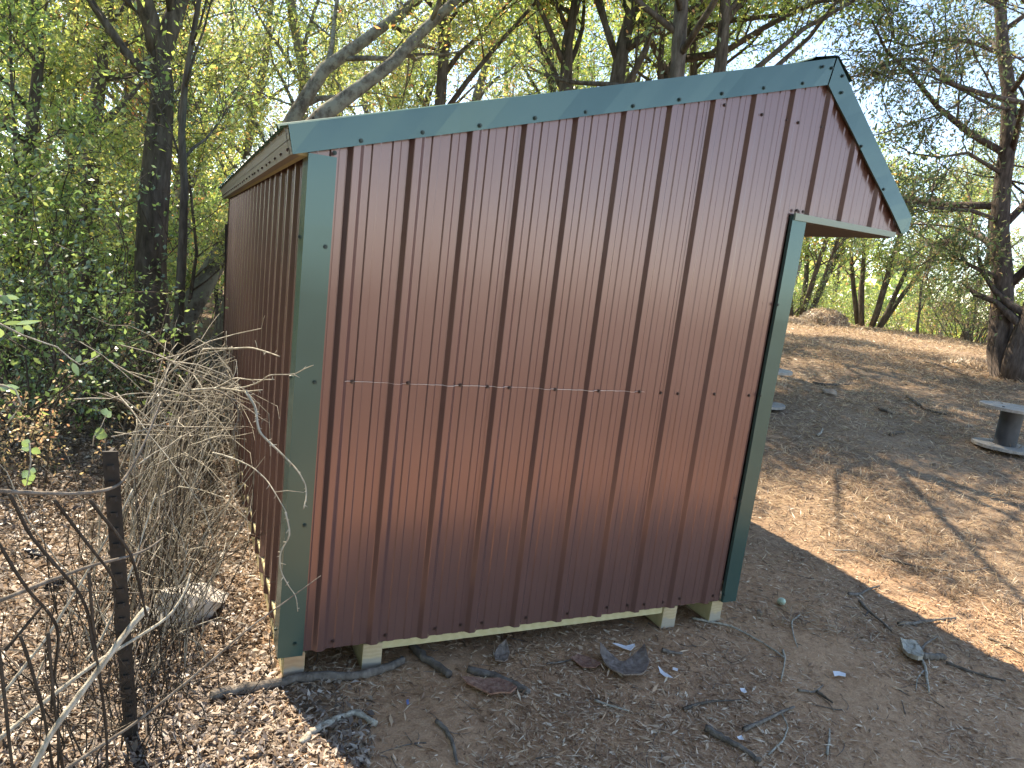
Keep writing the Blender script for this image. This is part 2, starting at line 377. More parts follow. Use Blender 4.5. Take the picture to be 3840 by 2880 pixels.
# chalk line snapped across the panels
pr = profile(rib(0) + .02, 1.62); mb = MB(); v = []
for p in pr:
    z = 1.162 + .0015 * math.sin(9 * p[0]); h = .0003 + .0005 * abs(math.sin(5.3 * p[0] + 1)); v += [toA(p[0], p[1] + .0042, z - h), toA(p[0], p[1] + .0042, z + h)]
mb.add(v, [(2 * i, 2 * i + 2, 2 * i + 3, 2 * i + 1) for i in range(len(pr) - 1)])
mb.build('chalk_line', M_CHALK, shed)
# left long wall, right long wall and back wall
toB = lambda a, o, z: sx(.022 - o, a, z)
for i in range(6):
    a0 = max(.0, i * 4 * RIB - .004); a1 = min(LEN, (i + 1) * 4 * RIB + .034)
    if a0 >= LEN: break
    sheet('wall_panel', a0, a1, toB, lambda a: -.006, lambda a: 2.03, shed, M_BROWN, r0=.10, proud=.0012 * (i % 2))
    for k in range(4):
        y = .10 + (4 * i + k) * RIB + .05
        if y < LEN - .05: screw(sx(.017, y, 1.16), (-1, 0, 0), SCB, shed); screw(sx(.017, y, .035), (-1, 0, 0), SCB, shed)
toC = lambda a, o, z: sx(WID + .002 + o, a, z)
for i in range(6):
    a0 = max(.0, i * 4 * RIB - .004); a1 = min(LEN, (i + 1) * 4 * RIB + .034)
    if a0 < LEN: sheet('wall_panel', a0, a1, toC, lambda a: 0.0, lambda a: 2.09, shed, M_BROWN, r0=.10, proud=.0012 * (i % 2))
toD = lambda a, o, z: sx(a, LEN + o, z)
for a0, a1 in ((0, .93), (.90, 1.84), (1.81, 3.1)):
    sheet('wall_panel', a0, a1, toD, zbA, ztA, shed, M_BROWN, cuts=(2.332,))

def lprof(name, poly, y0, y1, m, parent=None):
    """closed outline in x,z extruded between y0 and y1"""
    mb = MB(); n = len(poly)
    mb.add([sx(x, y0, z) for x, z in poly] + [sx(x, y1, z) for x, z in poly],
           [tuple(range(n)), tuple(range(2 * n - 1, n - 1, -1))] + [(i, n + i, n + (i + 1) % n, (i + 1) % n) for i in range(n)])
    return mb.build(name, m, parent or shed)
def sub(a, b, n): return [(a[0] + (b[0] - a[0]) * i / n, a[1] + (b[1] - a[1]) * i / n) for i in range(n + 1)]
# rake trims on the near gable (front face and a flange over the roof edge)
def wob(x): return .0025 * math.sin(7 * x) + .0018 * math.sin(17 * x + 1)
def rake(name, lo, up, y, flange):
    mb = MB(); n = len(lo)
    for i in range(n - 1):
        yy = [y - wob(lo[i][0]), y - wob(lo[i + 1][0])]
        a, b, c, d = lo[i], lo[i + 1], up[i + 1], up[i]
        f = .012
        v = [sx(a[0], yy[0] + f, a[1] + .002), sx(b[0], yy[1] + f, b[1] + .002), sx(a[0], yy[0], a[1]), sx(b[0], yy[1], b[1]), sx(d[0], y, d[1]), sx(c[0], y, c[1]), sx(d[0], y + flange, d[1] + .002), sx(c[0], y + flange, c[1] + .002)]
        mb.add(v, [(0, 1, 3, 2), (2, 3, 5, 4), (4, 5, 7, 6)])
    return mb.build(name, M_GREEN, shed)
nL = 24
rk1 = rake('rake_trim', sub((-.055, 1.985), (2.402, 2.722), nL), sub((-.076, 2.083), (2.418, 2.848), nL), -.032, .075)
rk2 = rake('rake_trim', sub((2.404, 2.721), (3.128, 2.098), 10), sub((2.424, 2.850), (3.176, 2.192), 10), -.036, .08)
mb = MB(); mb.add([sx(3.128, -.036, 2.098), sx(3.172, -.036, 2.118), sx(3.176, -.036, 2.192)], [(0, 1, 2)]); mb.build('rake_end', M_GREEN, rk2)
for q in ((780, 304), (913, 286), (1037, 271), (1156, 255), (1265, 242), (1368, 229), (1468, 215), (1560, 202), (1650, 190), (1734, 180), (1797, 147)):
    d = ray(*dpt(*q)); t = (-.034 - CAM[1]) / d[1]; P = CAM + t * d; screw((P[0], -.035, P[2]), (0, -1, 0), SCG, rk1)
for q in ((1818, 200), (1860, 316), (1908, 409), (1777, 144), (1820, 164)):
    d = ray(*dpt(*q)); t = (-.037 - CAM[1]) / d[1]; P = CAM + t * d; screw((P[0], -.039, P[2]), (0, -1, 0), SCG, rk2)
# roof sheets
def roof(x0, z0, x1, z1, name):
    L = math.hypot(x1 - x0, z1 - z0); ux, uz = (x1 - x0) / L, (z1 - z0) / L; nx, nz = -uz, ux
    if nz < 0: nx, nz = -nx, -nz
    for i in range(6):
        a0, a1 = i * 4 * RIB - .02, min((i + 1) * 4 * RIB + .02, LEN + .06)
        if a0 > LEN: break
        f = lambda a, o, t: sx(x0 + ux * t + nx * o, a, z0 + uz * t + nz * o)
        sheet(name, a0, a1, f, lambda a: 0.0, lambda a: L, shed, M_GALV, r0=.06, proud=.001 * (i % 2))
roof(-.10, 2.072, 2.415, 2.826, 'roof_panel'); roof(3.185, 2.172, 2.425, 2.826, 'roof_panel')
mb = MB()
ys = np.linspace(-.033, LEN + .07, 12)
for i in range(11):
    a, b = ys[i], ys[i + 1]; e = .004 * math.sin(i * 2.1)
    sec = [(2.27, 2.812 + e), (2.29, 2.826), (2.418, 2.861), (2.435, 2.861), (2.535, 2.786), (2.55, 2.768 + e)]
    v = [sx(x, a, z) for x, z in sec] + [sx(x, b, z) for x, z in sec]
    mb.add(v, [(j, j + 1, 7 + j, 6 + j) for j in range(5)])
mb.build('ridge_cap', M_GREEN, shed)
# folded trim along the left eave: sloping upper band, lower band, seams as separate lengths
seams = [-.03, .03, .76, 1.46, 2.2, 2.95, 3.8, LEN + .03]
for i in range(len(seams) - 1):
    a, b = seams[i] + .002, seams[i + 1] - .002; e = .0015 * (i % 2)
    mb = MB()
    sec = [(-.078 - e, 2.085), (-.069 - e, 2.036)]
    sec2 = [(-.068 - e, 2.034), (-.056 - e, 1.986), (-.030, 1.984)]
    mb.add([sx(x, a, z) for x, z in sec] + [sx(x, b, z) for x, z in sec], [(0, 1, 3, 2)])
    mb.add([sx(x, a, z) for x, z in sec2] + [sx(x, b, z) for x, z in sec2], [(0, 1, 4, 3), (1, 2, 5, 4)])
    ev = mb.build('eave_trim', M_BROWNLIT, shed)
    y = max(a, .03)
    while y < b:
        screw(sx(-.062 - e, y, 2.004), (-1, 0, .2), SCB, ev); y += .195
lprof('eave_backing', [(-.064, 2.08), (-.05, 1.99), (0, 1.99), (0, 2.08)], .0, LEN, M_LUMBER)
# corner trims
def corner(name, xf0, xf1, z0, z1, side):
    mb = MB(); rows = 9
    y = -.026
    for r in range(rows - 1):
        za, zb2 = z0 + (z1 - z0) * r / (rows - 1), z0 + (z1 - z0) * (r + 1) / (rows - 1)
        wa, wb = .0015 * math.sin(r * 1.7), .0015 * math.sin((r + 1) * 1.7)
        if side < 0:
            sec = [(xf1, -.010), (xf1 - .003 + 0, y), (xf0, y), (xf0, .10), (xf0 + .014, .104)]
        else:
            sec = [(xf0, -.010), (xf0 + .003, y), (xf1, y), (xf1, .10), (xf1 - .014, .104)]
        v = [sx(a, b + (wa if b < 0 else 0), za) for a, b in sec] + [sx(a, b + (wb if b < 0 else 0), zb2) for a, b in sec]
        mb.add(v, [(j, j + 1, 6 + j, 5 + j) for j in range(4)])
    return mb.build(name, M_GREEN, shed)
c1 = corner('corner_trim', 0.0, .1036, -.004, 2.0, -1)
c2 = corner('corner_trim', 2.336, 2.432, -.002, 2.092, 1)
for q in ((723, 330), (703, 533), (680, 826), (658, 1135), (637, 1391)):
    d = ray(*dpt(*q)); t = (-.028 - CAM[1]) / d[1]; P = CAM + t * d; screw((P[0], -.029, P[2]), (0, -1, 0), SCG, c1)
for z in (.08, 1.16, 1.7): screw(sx(-.001, .06, z), (-1, 0, 0), SCG, c1)
for q in ((1678, 658), (1641, 855), (1598, 1082), (1563, 1286)):
    d = ray(*dpt(*q)); t = (-.028 - CAM[1]) / d[1]; P = CAM + t * d; screw((P[0] + .004, -.029, P[2]), (0, -1, 0), SCG, c2)
# soffit under the front overhang, its pale edge channel and the outer fascia
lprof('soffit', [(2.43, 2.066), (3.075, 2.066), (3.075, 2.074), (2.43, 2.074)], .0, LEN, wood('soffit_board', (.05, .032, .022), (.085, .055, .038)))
st = lprof('soffit_trim', [(2.345, 2.070), (3.08, 2.072), (3.08, 2.100), (2.345, 2.104)], -.034, -.020, paint('pale_green_metal', (.26, .33, .27), .45))
for x in (2.36, 2.40): screw(sx(x, -.021, 2.118), (0, -1, 0), SCB, s3)
lprof('fascia', [(3.085, 2.07), (3.10, 2.07), (3.17, 2.17), (3.155, 2.175)], .0, LEN, M_GREEN)
# skids, rim joists, floor
for (a, b) in ((.033, .118), (.364, .450), (1.973, 2.062), (2.299, 2.378)):
    mb = MB(); mb.box((a, .012, -.134), (b, LEN, -.012), sx); sk = mb.build('skid', M_LUMBER, shed)
    mb = MB(); mb.add([sx(a + .001, .0105, -.1335), sx(b - .001, .0105, -.1335), sx(b - .001, .0105, -.013), sx(a + .001, .0105, -.013)], [(0, 1, 2, 3)])
    mb.build('cut_end', M_ENDTAN if a < .1 else M_ENDGRAIN, sk)
mb = MB(); mb.box((.452, .020, -.048), (1.971, .058, .06), sx); mb.build('rim_joist', M_LUMBER, shed)
mb = MB(); mb.box((.024, .03, -.045), (.032, LEN - .02, .06), sx); mb.build('rim_joist', M_LUMBER, shed)
mb = MB(); mb.box((.01, .06, .062), (WID - .01, LEN - .01, .08), sx); mb.build('floor_deck', M_LUMBER, shed)

# ------------------------------------------------------------------ trees
def branch_pts(rng, p, d, L, nseg, wander, trop):
    pts = [p]; d = unit(d)
    for i in range(nseg):
        d = unit(d + wander * rng.standard_normal(3) + np.array([0, 0, trop]))
        pts.append(pts[-1] + d * L / nseg)
    return np.array(pts)
def sample(pts, t):
    f = t * (len(pts) - 1); i = min(int(f), len(pts) - 2); a = f - i
    return pts[i] * (1 - a) + pts[i + 1] * a, unit(pts[i + 1] - pts[i])
def side_dir(rng, d, ang):
    r = rng.standard_normal(3); r -= d * (r @ d); r = unit(r)
    return d * math.cos(ang) + r * math.sin(ang)
def leaves_on(rng, twigs, per, size, spread, droop=.3, slim=.42):
    T = np.array([(a, b) for a, b in twigs])                       # (n,2,3)
    n = len(T) * per
    idx = np.repeat(np.arange(len(T)), per); t = rng.random(n) ** .8
    P = T[idx, 0] * (1 - t[:, None]) + T[idx, 1] * t[:, None] + rng.standard_normal((n, 3)) * spread
    ax = unit(rng.standard_normal((n, 3)) * .8 + unit(T[idx, 1] - T[idx, 0]) * .6 + np.array([0, 0, -droop]))
    sd = unit(np.cross(ax, rng.standard_normal((n, 3)))); nr = np.cross(ax, sd)
    L = (size * (.6 + .8 * rng.random(n)))[:, None]; Wd = L * slim * (.8 + .4 * rng.random(n))[:, None]
    V = np.empty((n, 4, 3))
    V[:, 0] = P; V[:, 1] = P + ax * L * .45 + sd * Wd * .5 + nr * L * .06; V[:, 2] = P + ax * L - nr * L * .05; V[:, 3] = P + ax * L * .45 - sd * Wd * .5 + nr * L * .06
    return V
def grow(seed, trunk, trad, nlimb, limb_len, crown_from, sub=(6, 5), per=34, size=.075, spread=.10, up=.25, twig_len=.55, ang=(.7, 1.25), extra=None, sides=9, droop=.3, wander=.14, slim=.42):
    """trunk: polyline; returns (wood MB, leaf quads)"""
    rng = np.random.default_rng(seed); mb = MB()
    trunk = np.array(trunk, float)
    if len(trunk) < 6:
        t = np.linspace(0, 1, 9); s = np.linspace(0, 1, len(trunk)); trunk = np.stack([np.interp(t, s, trunk[:, i]) for i in range(3)], 1)
        trunk[1:-1] += rng.standard_normal((7, 3)) * trad * .25 * np.array([1, 1, .2])
    m = len(trunk); tt = np.linspace(0, 1, m)
    rad = trad * (1 - .72 * tt); rad[0] *= 1.35
    mb.tube(trunk, rad, sides, jitter=.05, rng=rng)
    H = np.linalg.norm(trunk[-1] - trunk[0])
    twigs = []
    limbs = []
    for i in range(nlimb):
        t = crown_from + (1 - crown_from) * (i + rng.random()) / nlimb
        p, d = sample(trunk, min(t, .999)); L = limb_len * (1.15 - .6 * (t - crown_from) / (1 - crown_from + 1e-6)) * (.7 + .6 * rng.random())
        pts = branch_pts(rng, p, side_dir(rng, d, rng.uniform(*ang)) + np.array([0, 0, up]), L, 5, wander, up * .18)
        limbs.append((pts, trad * (1 - .72 * t) * .5))
    p, d = sample(trunk, .999); limbs.append((branch_pts(rng, p, d, limb_len * .7, 5, wander, .05), trad * .26))
    for e in (extra or []): limbs.append((np.array(e[0], float), e[1]))
    for pts, r in limbs:
        L = np.linalg.norm(np.diff(pts, axis=0), axis=1).sum()
        mb.tube(pts, np.linspace(r, r * .25, len(pts)), 6, jitter=.04, rng=rng)
        for j in range(sub[0]):
            t = .25 + .75 * (j + rng.random()) / sub[0]
            p, d = sample(pts, min(t, .999))
            b = branch_pts(rng, p, side_dir(rng, d, rng.uniform(.5, 1.1)), L * .42 * (1.2 - .6 * t) * (.7 + .6 * rng.random()), 4, wander * 1.2, .03 + up * .1)
            rb = max(r * .38 * (1.1 - .6 * t), .006); mb.tube(b, np.linspace(rb, rb * .35, 5), 4, cap=False)
            for k in range(sub[1]):
                t2 = .2 + .8 * (k + rng.random()) / sub[1]
                p2, d2 = sample(b, min(t2, .999))
                tw = branch_pts(rng, p2, side_dir(rng, d2, rng.uniform(.4, 1.1)), twig_len * (.6 + .8 * rng.random()), 2, .25, -.05 * droop)
                mb.tube(tw, [.005, .0035, .002], 3, cap=False)
                twigs.append((tw[0], tw[1])); twigs.append((tw[1], tw[2]))
    return mb, (leaves_on(rng, twigs, per // 2, size, spread, droop, slim) if per else None)
def variant(name, leafm, barkm, **kw):
    mb, V = grow(**kw)
    return mb.mesh(name + '_trunk', barkm, True), quads_mesh(name + '_crown', V, leafm)
def tree_obj(name, pair, loc, rz, sc, label, cat='tree', group=None):
    o = empty(name, loc, rz); o.scale = (sc, sc, sc) if np.isscalar(sc) else sc
    tag(o, label, cat, group)
    link('trunk', pair[0], o)
    if pair[1] is not None: link('crown', pair[1], o)
    return o
def polar(az, dist):
    a = math.radians(az); x = CAM[0] + dist * math.sin(a); y = CAM[1] + dist * math.cos(a)
    return (x, y, gz(x, y) - .05)
TALL = [variant('tall%d' % i, m, b, seed=11 + i, trunk=[(0, 0, 0), (.2 * i - .3, .2, 3.5), (.3, -.2, 7.2)], trad=.16, nlimb=9, limb_len=2.7, crown_from=cf, per=int(p * 1.3), size=.072, spread=.13, sub=(6, 5))
        for i, (m, b, cf, p) in enumerate(((L_GREEN, M_BARK, .34, 36), (L_YELLOW, M_BARKL, .26, 30), (L_RUST, M_BARK, .32, 20), (L_GREEN, M_BARKL, .30, 36)))]
SAP = [variant('sapling%d' % i, m, M_TWIG, seed=31 + i, trunk=[(0, 0, 0), (.1, .1, 1.6), (.1 * i, -.1, 3.6)], trad=.035, nlimb=9, limb_len=1.15, crown_from=.2, per=34, size=.06, spread=.08, sub=(5, 4), twig_len=.34)
       for i, m in enumerate((L_YELLOW, L_GREEN, L_RUST))]
def shrub_variant(seed, leafm, h, nst, size, per, spread=.06):
    rng = np.random.default_rng(seed); mb = MB(); tw = []
    for i in range(nst):
        a = rng.uniform(0, 6.28); p0 = np.array([.12 * math.cos(a), .12 * math.sin(a), 0]) * rng.uniform(.3, 2.5)
        st = branch_pts(rng, p0, np.array([math.cos(a) * .5, math.sin(a) * .5, 1.0]), h * rng.uniform(.6, 1.1), 6, .16, .02)
        mb.tube(st, np.linspace(.011, .003, 7), 4, cap=False)
        for j in range(9):
            p, d = sample(st, .2 + .79 * rng.random()); b = branch_pts(rng, p, side_dir(rng, d, rng.uniform(.6, 1.3)), h * .3 * rng.uniform(.5, 1.2), 3, .2, 0)
            mb.tube(b, [.005, .004, .003, .0015], 3, cap=False)
            for k in range(3): tw.append((b[k], b[k + 1]))
    V = leaves_on(rng, tw, per, size, spread, .1, .5)
    return mb.mesh('shrub_stems', M_TWIG, True), quads_mesh('shrub_leaves', V, leafm)
SHRUB = [shrub_variant(51, L_DARK, 2.6, 12, .050, 8), shrub_variant(52, L_GREEN, 2.2, 11, .055, 8), shrub_variant(53, L_RUST, 1.6, 10, .05, 5), shrub_variant(54, L_DARK, 1.5, 10, .045, 8)]
def shrub_obj(v, az, dist, sc, label, group, name='shrub'):
    o = empty(name, polar(az, dist), rnd.uniform(0, 6.28)); o.scale = (sc, sc, sc); tag(o, label, 'shrub', group)
    link('stems', SHRUB[v][0], o); link('foliage', SHRUB[v][1], o)

# -- trees with trunks that show in the photograph: traced at their own distance
def traced(name, pts, dist, trad, label, seed, leafm, barkm, base=None, **kw):
    P = [at(*dpt(x, y), dist + dd) for (x, y, dd) in pts]
    b = P[0].copy()
    g = np.array([b[0], b[1], gz(b[0], b[1]) - .1]) if base is None else np.array([base[0], base[1], gz(*base) - .1])
    tr = [g] + ([(g * .5 + b * .5)] if b[2] > 1.5 else []) + P
    o = empty(name, tuple(g)); tag(o, label, 'tree')
    tr = [p - g for p in tr]
    ex = [([at(*dpt(x, y), dist + dd) - g for (x, y, dd) in e], r) for e, r in kw.pop('limbs', [])]
    mb, V = grow(seed, tr, trad, extra=ex, **kw)
    mb.build('trunk', barkm, o, True)
    if V is not None: link('crown', quads_mesh('crown', V, leafm), o)
    return o
traced('oak_tree', [(330, 700, 0), (325, 560, 0), (333, 420, 0), (345, 290, .0), (352, 200, 0), (345, 120, 0), (375, 40, 0), (400, -40, .1), (430, -180, .2), (480, -400, .3)], 8.5, .19,
       'thick dark forked trunk standing in the woods left of the shed', 71, L_YELLOW, M_BARK, nlimb=7, limb_len=2.2, crown_from=.5, per=6, size=.075, spread=.12, limbs=[([(350, 130, 0), (330, 60, 0), (300, -40, -.2), (260, -160, -.3), (230, -300, -.5)], .12)])
traced('oak_tree', [(195, 420, 0), (205, 260, 0), (220, 120, 0), (235, 10, 0), (245, -80, .1), (255, -250, .3)], 11.0, .13,
       'slender dark trunk rising at the upper left beside the thick forked one', 72, L_YELLOW, M_BARK, nlimb=8, limb_len=2.2, crown_from=.4, per=8, size=.08, spread=.12)
traced('oak_tree', [(40, 640, 0), (55, 430, 0), (70, 260, 0), (85, 120, 0), (75, 20, 0), (70, -100, 0), (60, -260, 0)], 9.5, .085,
       'thin dark sapling trunk nearest the left edge of the woods', 73, L_YELLOW, M_BARK, nlimb=7, limb_len=1.7, crown_from=.35, per=6, size=.075, spread=.12)
traced('young_tree', [(388, 660, 0), (395, 520, 0), (398, 400, 0), (392, 290, 0), (400, 180, 0), (420, 60, 0), (440, -60, 0), (450, -200, 0)], 7.6, .05,
       'thin crooked young trunk just right of the thick forked trunk', 74, L_GREEN, M_BARK, nlimb=8, limb_len=1.3, crown_from=.3, per=8, size=.065, spread=.1)
traced('leaning_tree', [(395, 700, 0), (425, 640, 0), (470, 560, .2), (530, 450, .4), (590, 340, .5), (640, 245, .6), (700, 150, .7), (790, 85, .8), (870, 25, .9), (960, -60, 1), (1080, -220, 1.2)], 10.5, .175,
       'lichen covered leaning trunk rising behind the left eave', 75, L_YELLOW, M_BARKL, nlimb=8, limb_len=2.6, crown_from=.55, per=26, size=.08, spread=.12)
traced('leaning_tree', [(560, 420, 0), (630, 320, .2), (700, 245, .3), (770, 195, .4), (850, 135, .5), (910, 70, .6), (990, -5, .7), (1080, -110, .8), (1180, -260, 1)], 10.0, .155,
       'lichen spotted trunk leaning right over the roof, right of its twin', 76, L_YELLOW, M_BARKL, nlimb=7, limb_len=2.6, crown_from=.6, per=26, size=.08, spread=.12, base=tuple(at(*dpt(480, 700), 10.0)[:2]))
traced('elm_tree', [(1210, 330, 0), (1222, 190, 0), (1226, 90, 0), (1245, 0, 0), (1262, -120, 0), (1270, -260, 0)], 11.5, .15,
       'straight dark trunk behind the roof, leftmost of the upright trunks over it', 77, L_GREEN, M_BARK, nlimb=10, limb_len=2.6, crown_from=.35, per=40, size=.075, spread=.12)
traced('elm_tree', [(1318, 300, 0), (1332, 180, 0), (1346, 95, 0), (1368, 10, 0), (1380, -100, 0), (1400, -260, 0)], 11.0, .17,
       'forked dark trunk behind the middle of the green rake trim', 78, L_GREEN, M_BARK, nlimb=10, limb_len=2.7, crown_from=.36, per=40, size=.075, spread=.12, limbs=[([(1342, 110, 0), (1400, 75, -.1), (1455, 50, -.2), (1530, -10, -.4), (1600, -90, -.6)], .08)])
traced('elm_tree', [(1420, 290, 0), (1448, 165, 0), (1480, 85, 0), (1520, 30, 0), (1570, -60, .2), (1640, -200, .4)], 12.0, .17,
       'dark trunk slanting right behind the roof near the ridge', 79, L_GREEN, M_BARK, nlimb=10, limb_len=2.7, crown_from=.36, per=40, size=.075, spread=.12, limbs=[([(1460, 130, 0), (1560, 115, -.3), (1650, 60, -.6), (1740, 15, -.9), (1830, -30, -1.2)], .07)])
for (tx, ty, sd, lab) in ((6.1, 5.6, 81, 'spreading green tree whose crown hangs over the right end of the roof'), (7.9, 8.6, 82, 'spreading green tree behind the shed, its crown above the gable peak'), (2.9, 8.4, 83, 'spreading green tree behind the shed whose crown tops the middle of the roof'), (4.7, 4.6, 84, 'thin crowned green tree added close behind the right rear of the shed to dapple the slope')):  # last tree is added behind the shed to dapple the slope with shade
    o = empty('elm_tree', (tx, ty, gz(tx, ty) - .05)); tag(o, lab, 'tree')
    mb, V = grow(sd, [(0, 0, 0), (.2, .2, 3.4), (-.2, .1, 7.6)], .15, nlimb=11, limb_len=3.2, crown_from=.5, per={81: 20, 84: 14}.get(sd, 28), size=.08, spread=.13, sub=(6, 6), droop=.6, up=.15)
    mb.build('trunk', M_BARK, o, True); link('crown', quads_mesh('crown', V, L_GREEN), o)
# cedar on the slope with sweeping bare limbs
cedar_limbs = [
    ([(2185, 330, 0), (2212, 222, -.6), (2130, 205, -1.2), (2060, 182, -1.6), (1992, 128, -2.0), (1940, 128, -2.2), (1890, 150, -2.5)], .05),
    ([(2185, 235, 0), (2150, 232, -.5), (2080, 195, -1.0), (2010, 165, -1.5), (1960, 155, -1.9)], .032),
    ([(2170, 120, 0), (2100, 90, -.5), (2040, 85, -.9), (1960, 100, -1.4), (1900, 80, -1.8)], .04),
    ([(2165, 480, 0), (2100, 455, -.5), (2030, 450, -.9), (1970, 438, -1.3), (1925, 430, -1.6)], .04),
    ([(2160, 600, 0), (2120, 585, -.3), (2090, 570, -.5), (2075, 560, -.6)], .05),
    ([(2170, 20, 0), (2090, -20, -.5), (2010, -30, -1.2), (1920, -40, -2), (1850, -20, -2.6)], .04),
    ([(2172, 380, 0), (2090, 330, -.6), (2030, 340, -1.1), (1960, 330, -1.6)], .035),
    ([(2185, 200, 0), (2240, 120, -1), (2230, 20, -2), (2150, -60, -3)], .05),
    ([(2195, 830, -.2), (2200, 770, -.2), (2215, 720, -.2), (2240, 640, -.2), (2260, 500, -.2), (2265, 300, 0)], .26)]
traced('cedar_tree', [(2168, 830, 0), (2160, 760, 0), (2163, 680, 0), (2165, 600, 0), (2160, 500, 0), (2165, 400, 0), (2178, 300, 0), (2180, 200, 0), (2165, 100, 0), (2160, 0, 0), (2165, -120, 0), (2170, -280, 0)], 14.0, .20,
       'big cedar with grey trunk and sweeping twiggy limbs at the right edge', 80, L_CEDAR, M_BARKC, nlimb=13, limb_len=3.0, crown_from=.30, per=16, size=.075, spread=.09, sub=(10, 9), up=-.02, twig_len=.62, droop=.5, limbs=cedar_limbs, wander=.2, slim=.35, sides=12)

# -- background woods, left and behind the shed
gl = 'trees of the woods behind the shed'
for i, (az, dist, v, sc) in enumerate([(-13, 13, 1, 1.0), (-8, 15, 1, 1.05), (-2, 16, 1, 1.05), (3, 18, 3, 1.1), (6, 15, 1, 1.1), (-15, 20, 1, 1.1), (-10, 23, 1, 1.2), (-5, 24, 2, 1.2), (0, 25, 1, 1.2), (9, 20, 1, 1.1), (13, 24, 1, 1.2), (16, 19, 2, 1.05), (-11, 15.5, 1, 1.0), (-5, 16.5, 1, 1.0), (-3.4, 14.2, 1, .95), (-8, 34, 1, 1.5), (2, 36, 1, 1.5), (11, 34, 0, 1.4)]):
    tree_obj('woodland_tree', TALL[v], polar(az, dist), i * 2.4, sc, 'one of the leafy trees massed in the woods left of and behind the shed', 'tree', gl)
for i, (az, dist, v, sc) in enumerate([(20, 17, 3, 1.1), (25, 19, 0, 1.15), (30, 16, 3, 1.05), (34, 18, 0, 1.1), (27, 26, 0, 1.3), (22, 30, 3, 1.3)]):
    tree_obj('woodland_tree', TALL[v], polar(az, dist), 1 + i * 1.9, sc, 'one of the green trees showing above the shed roof', 'tree', 'green trees above the roof')
for i, (az, dist, v, sc) in enumerate([(-12.2, 8.6, 1, 1.0), (-10.5, 9.5, 0, 1.1), (-8.0, 10.5, 0, 1.1), (-1.2, 10.4, 0, .95), (-5.5, 12.5, 0, 1.2)]):
    tree_obj('sapling', SAP[v], polar(az, dist), i * 1.7, sc, 'one of the slim leafy saplings among the undergrowth left of the shed', 'sapling', 'saplings left of the shed')
for i, (az, dist, v, sc) in enumerate([(-13.2, 6.0, 0, .85), (-11.0, 6.6, 0, .85), (-8.6, 7.2, 3, .9), (-13, 8.2, 0, 1.1), (-9.5, 9.0, 1, 1.0), (-11, 11, 0, 1.2), (-6.5, 11.5, 1, 1.2), (-1.5, 12.5, 1, 1.2), (-3.5, 14.5, 1, 1.4), (.5, 14, 1, 1.4)]):
    shrub_obj(v, az, dist, sc, 'one of the leafy shrubs of the undergrowth left of the shed', 'undergrowth shrubs left of the shed')
for i, (az, dist, v, sc) in enumerate([(-14, 18, 1, 2.2), (-11, 20, 1, 2.3), (-8, 19, 1, 2.0), (-5.5, 21, 1, 2.3), (-3, 18.5, 1, 2.0), (-1, 22, 1, 2.3), (1.5, 20, 1, 2.2), (-9.5, 27, 1, 2.6), (-4, 28, 1, 2.6), (1, 29, 1, 2.6)]):
    shrub_obj(v, az, dist, sc, 'one of the tall pale green bushes deep in the woods left of the shed', 'tall bushes deep in the woods')
for i, (az, dist, sc) in enumerate([(-10.4, 5.2, .55), (-2.6, 7.2, .6), (-6.2, 7.0, .6)]):
    shrub_obj(2, az, dist, sc, ('half bare rusty shrub nearest the left edge, beyond the fence', 'half bare rusty shrub close to the far end of the shed wall', 'half bare rusty shrub between the thick forked trunk and the left edge')[i], 'rusty low shrubs left of the shed')
# -- trees and scrub beyond the slope on the right
def sc_pt(px, py, dist):
    p = at(*dpt(px, py), dist); return (float(p[0]), float(p[1]), gz(p[0], p[1]) - .05)
MULTI = []
rng0 = np.random.default_rng(5); mbm = MB(); tws = []
for i in range(7):
    a = i * .9; st = branch_pts(rng0, np.array([.25 * math.cos(a), .25 * math.sin(a), 0]), np.array([.28 * math.cos(a), .28 * math.sin(a), 1]), 4.6, 7, .07, .02)
    mbm.tube(st, np.linspace(.085, .03, 8), 7)
    for j in range(9):
        p, d = sample(st, .3 + .69 * rng0.random()); b = branch_pts(rng0, p, side_dir(rng0, d, .8), 1.3 * rng0.uniform(.6, 1.2), 4, .2, .02); mbm.tube(b, np.linspace(.02, .006, 5), 4, cap=False)
        for k in range(5):
            p2, d2 = sample(b, .2 + .79 * rng0.random()); t = branch_pts(rng0, p2, side_dir(rng0, d2, .8), .6, 2, .2, 0); mbm.tube(t, [.005, .004, .002], 3, cap=False); tws += [(t[0], t[1]), (t[1], t[2])]
MULTI = (mbm.mesh('multi_trunk', M_BARK, True), quads_mesh('multi_crown', leaves_on(rng0, tws, 16, .10, .14), L_GREEN))
tree_obj('clump_tree', MULTI, sc_pt(1878, 700, 27), .4, 1.15, 'clump of several slanting stems with thin green crown beyond the slope', 'tree')
tree_obj('small_tree', SAP[1], sc_pt(1983, 715, 25), 1.2, (1.25, 1.25, 1.1), 'small slanting leafy tree right of the stem clump beyond the slope', 'tree')
tree_obj('clump_tree', MULTI, sc_pt(1722, 690, 24), 2.4, 1.15, 'leafy clump tree just right of the shed, partly hidden by its corner trim', 'tree')
for i, (px, dist, v, sc) in enumerate([(1700, 34, 3, 1.0), (1790, 40, 0, 1.0), (2040, 38, 3, .85), (2090, 30, 0, .9), (2200, 34, 3, 1.0), (2260, 27, 0, 1.0), (2330, 30, 3, 1.0)]):
    tree_obj('far_tree', TALL[v], sc_pt(px, 700, dist), i * 1.3, sc, 'one of the pale green trees standing beyond the crest of the slope', 'tree', 'trees beyond the crest')
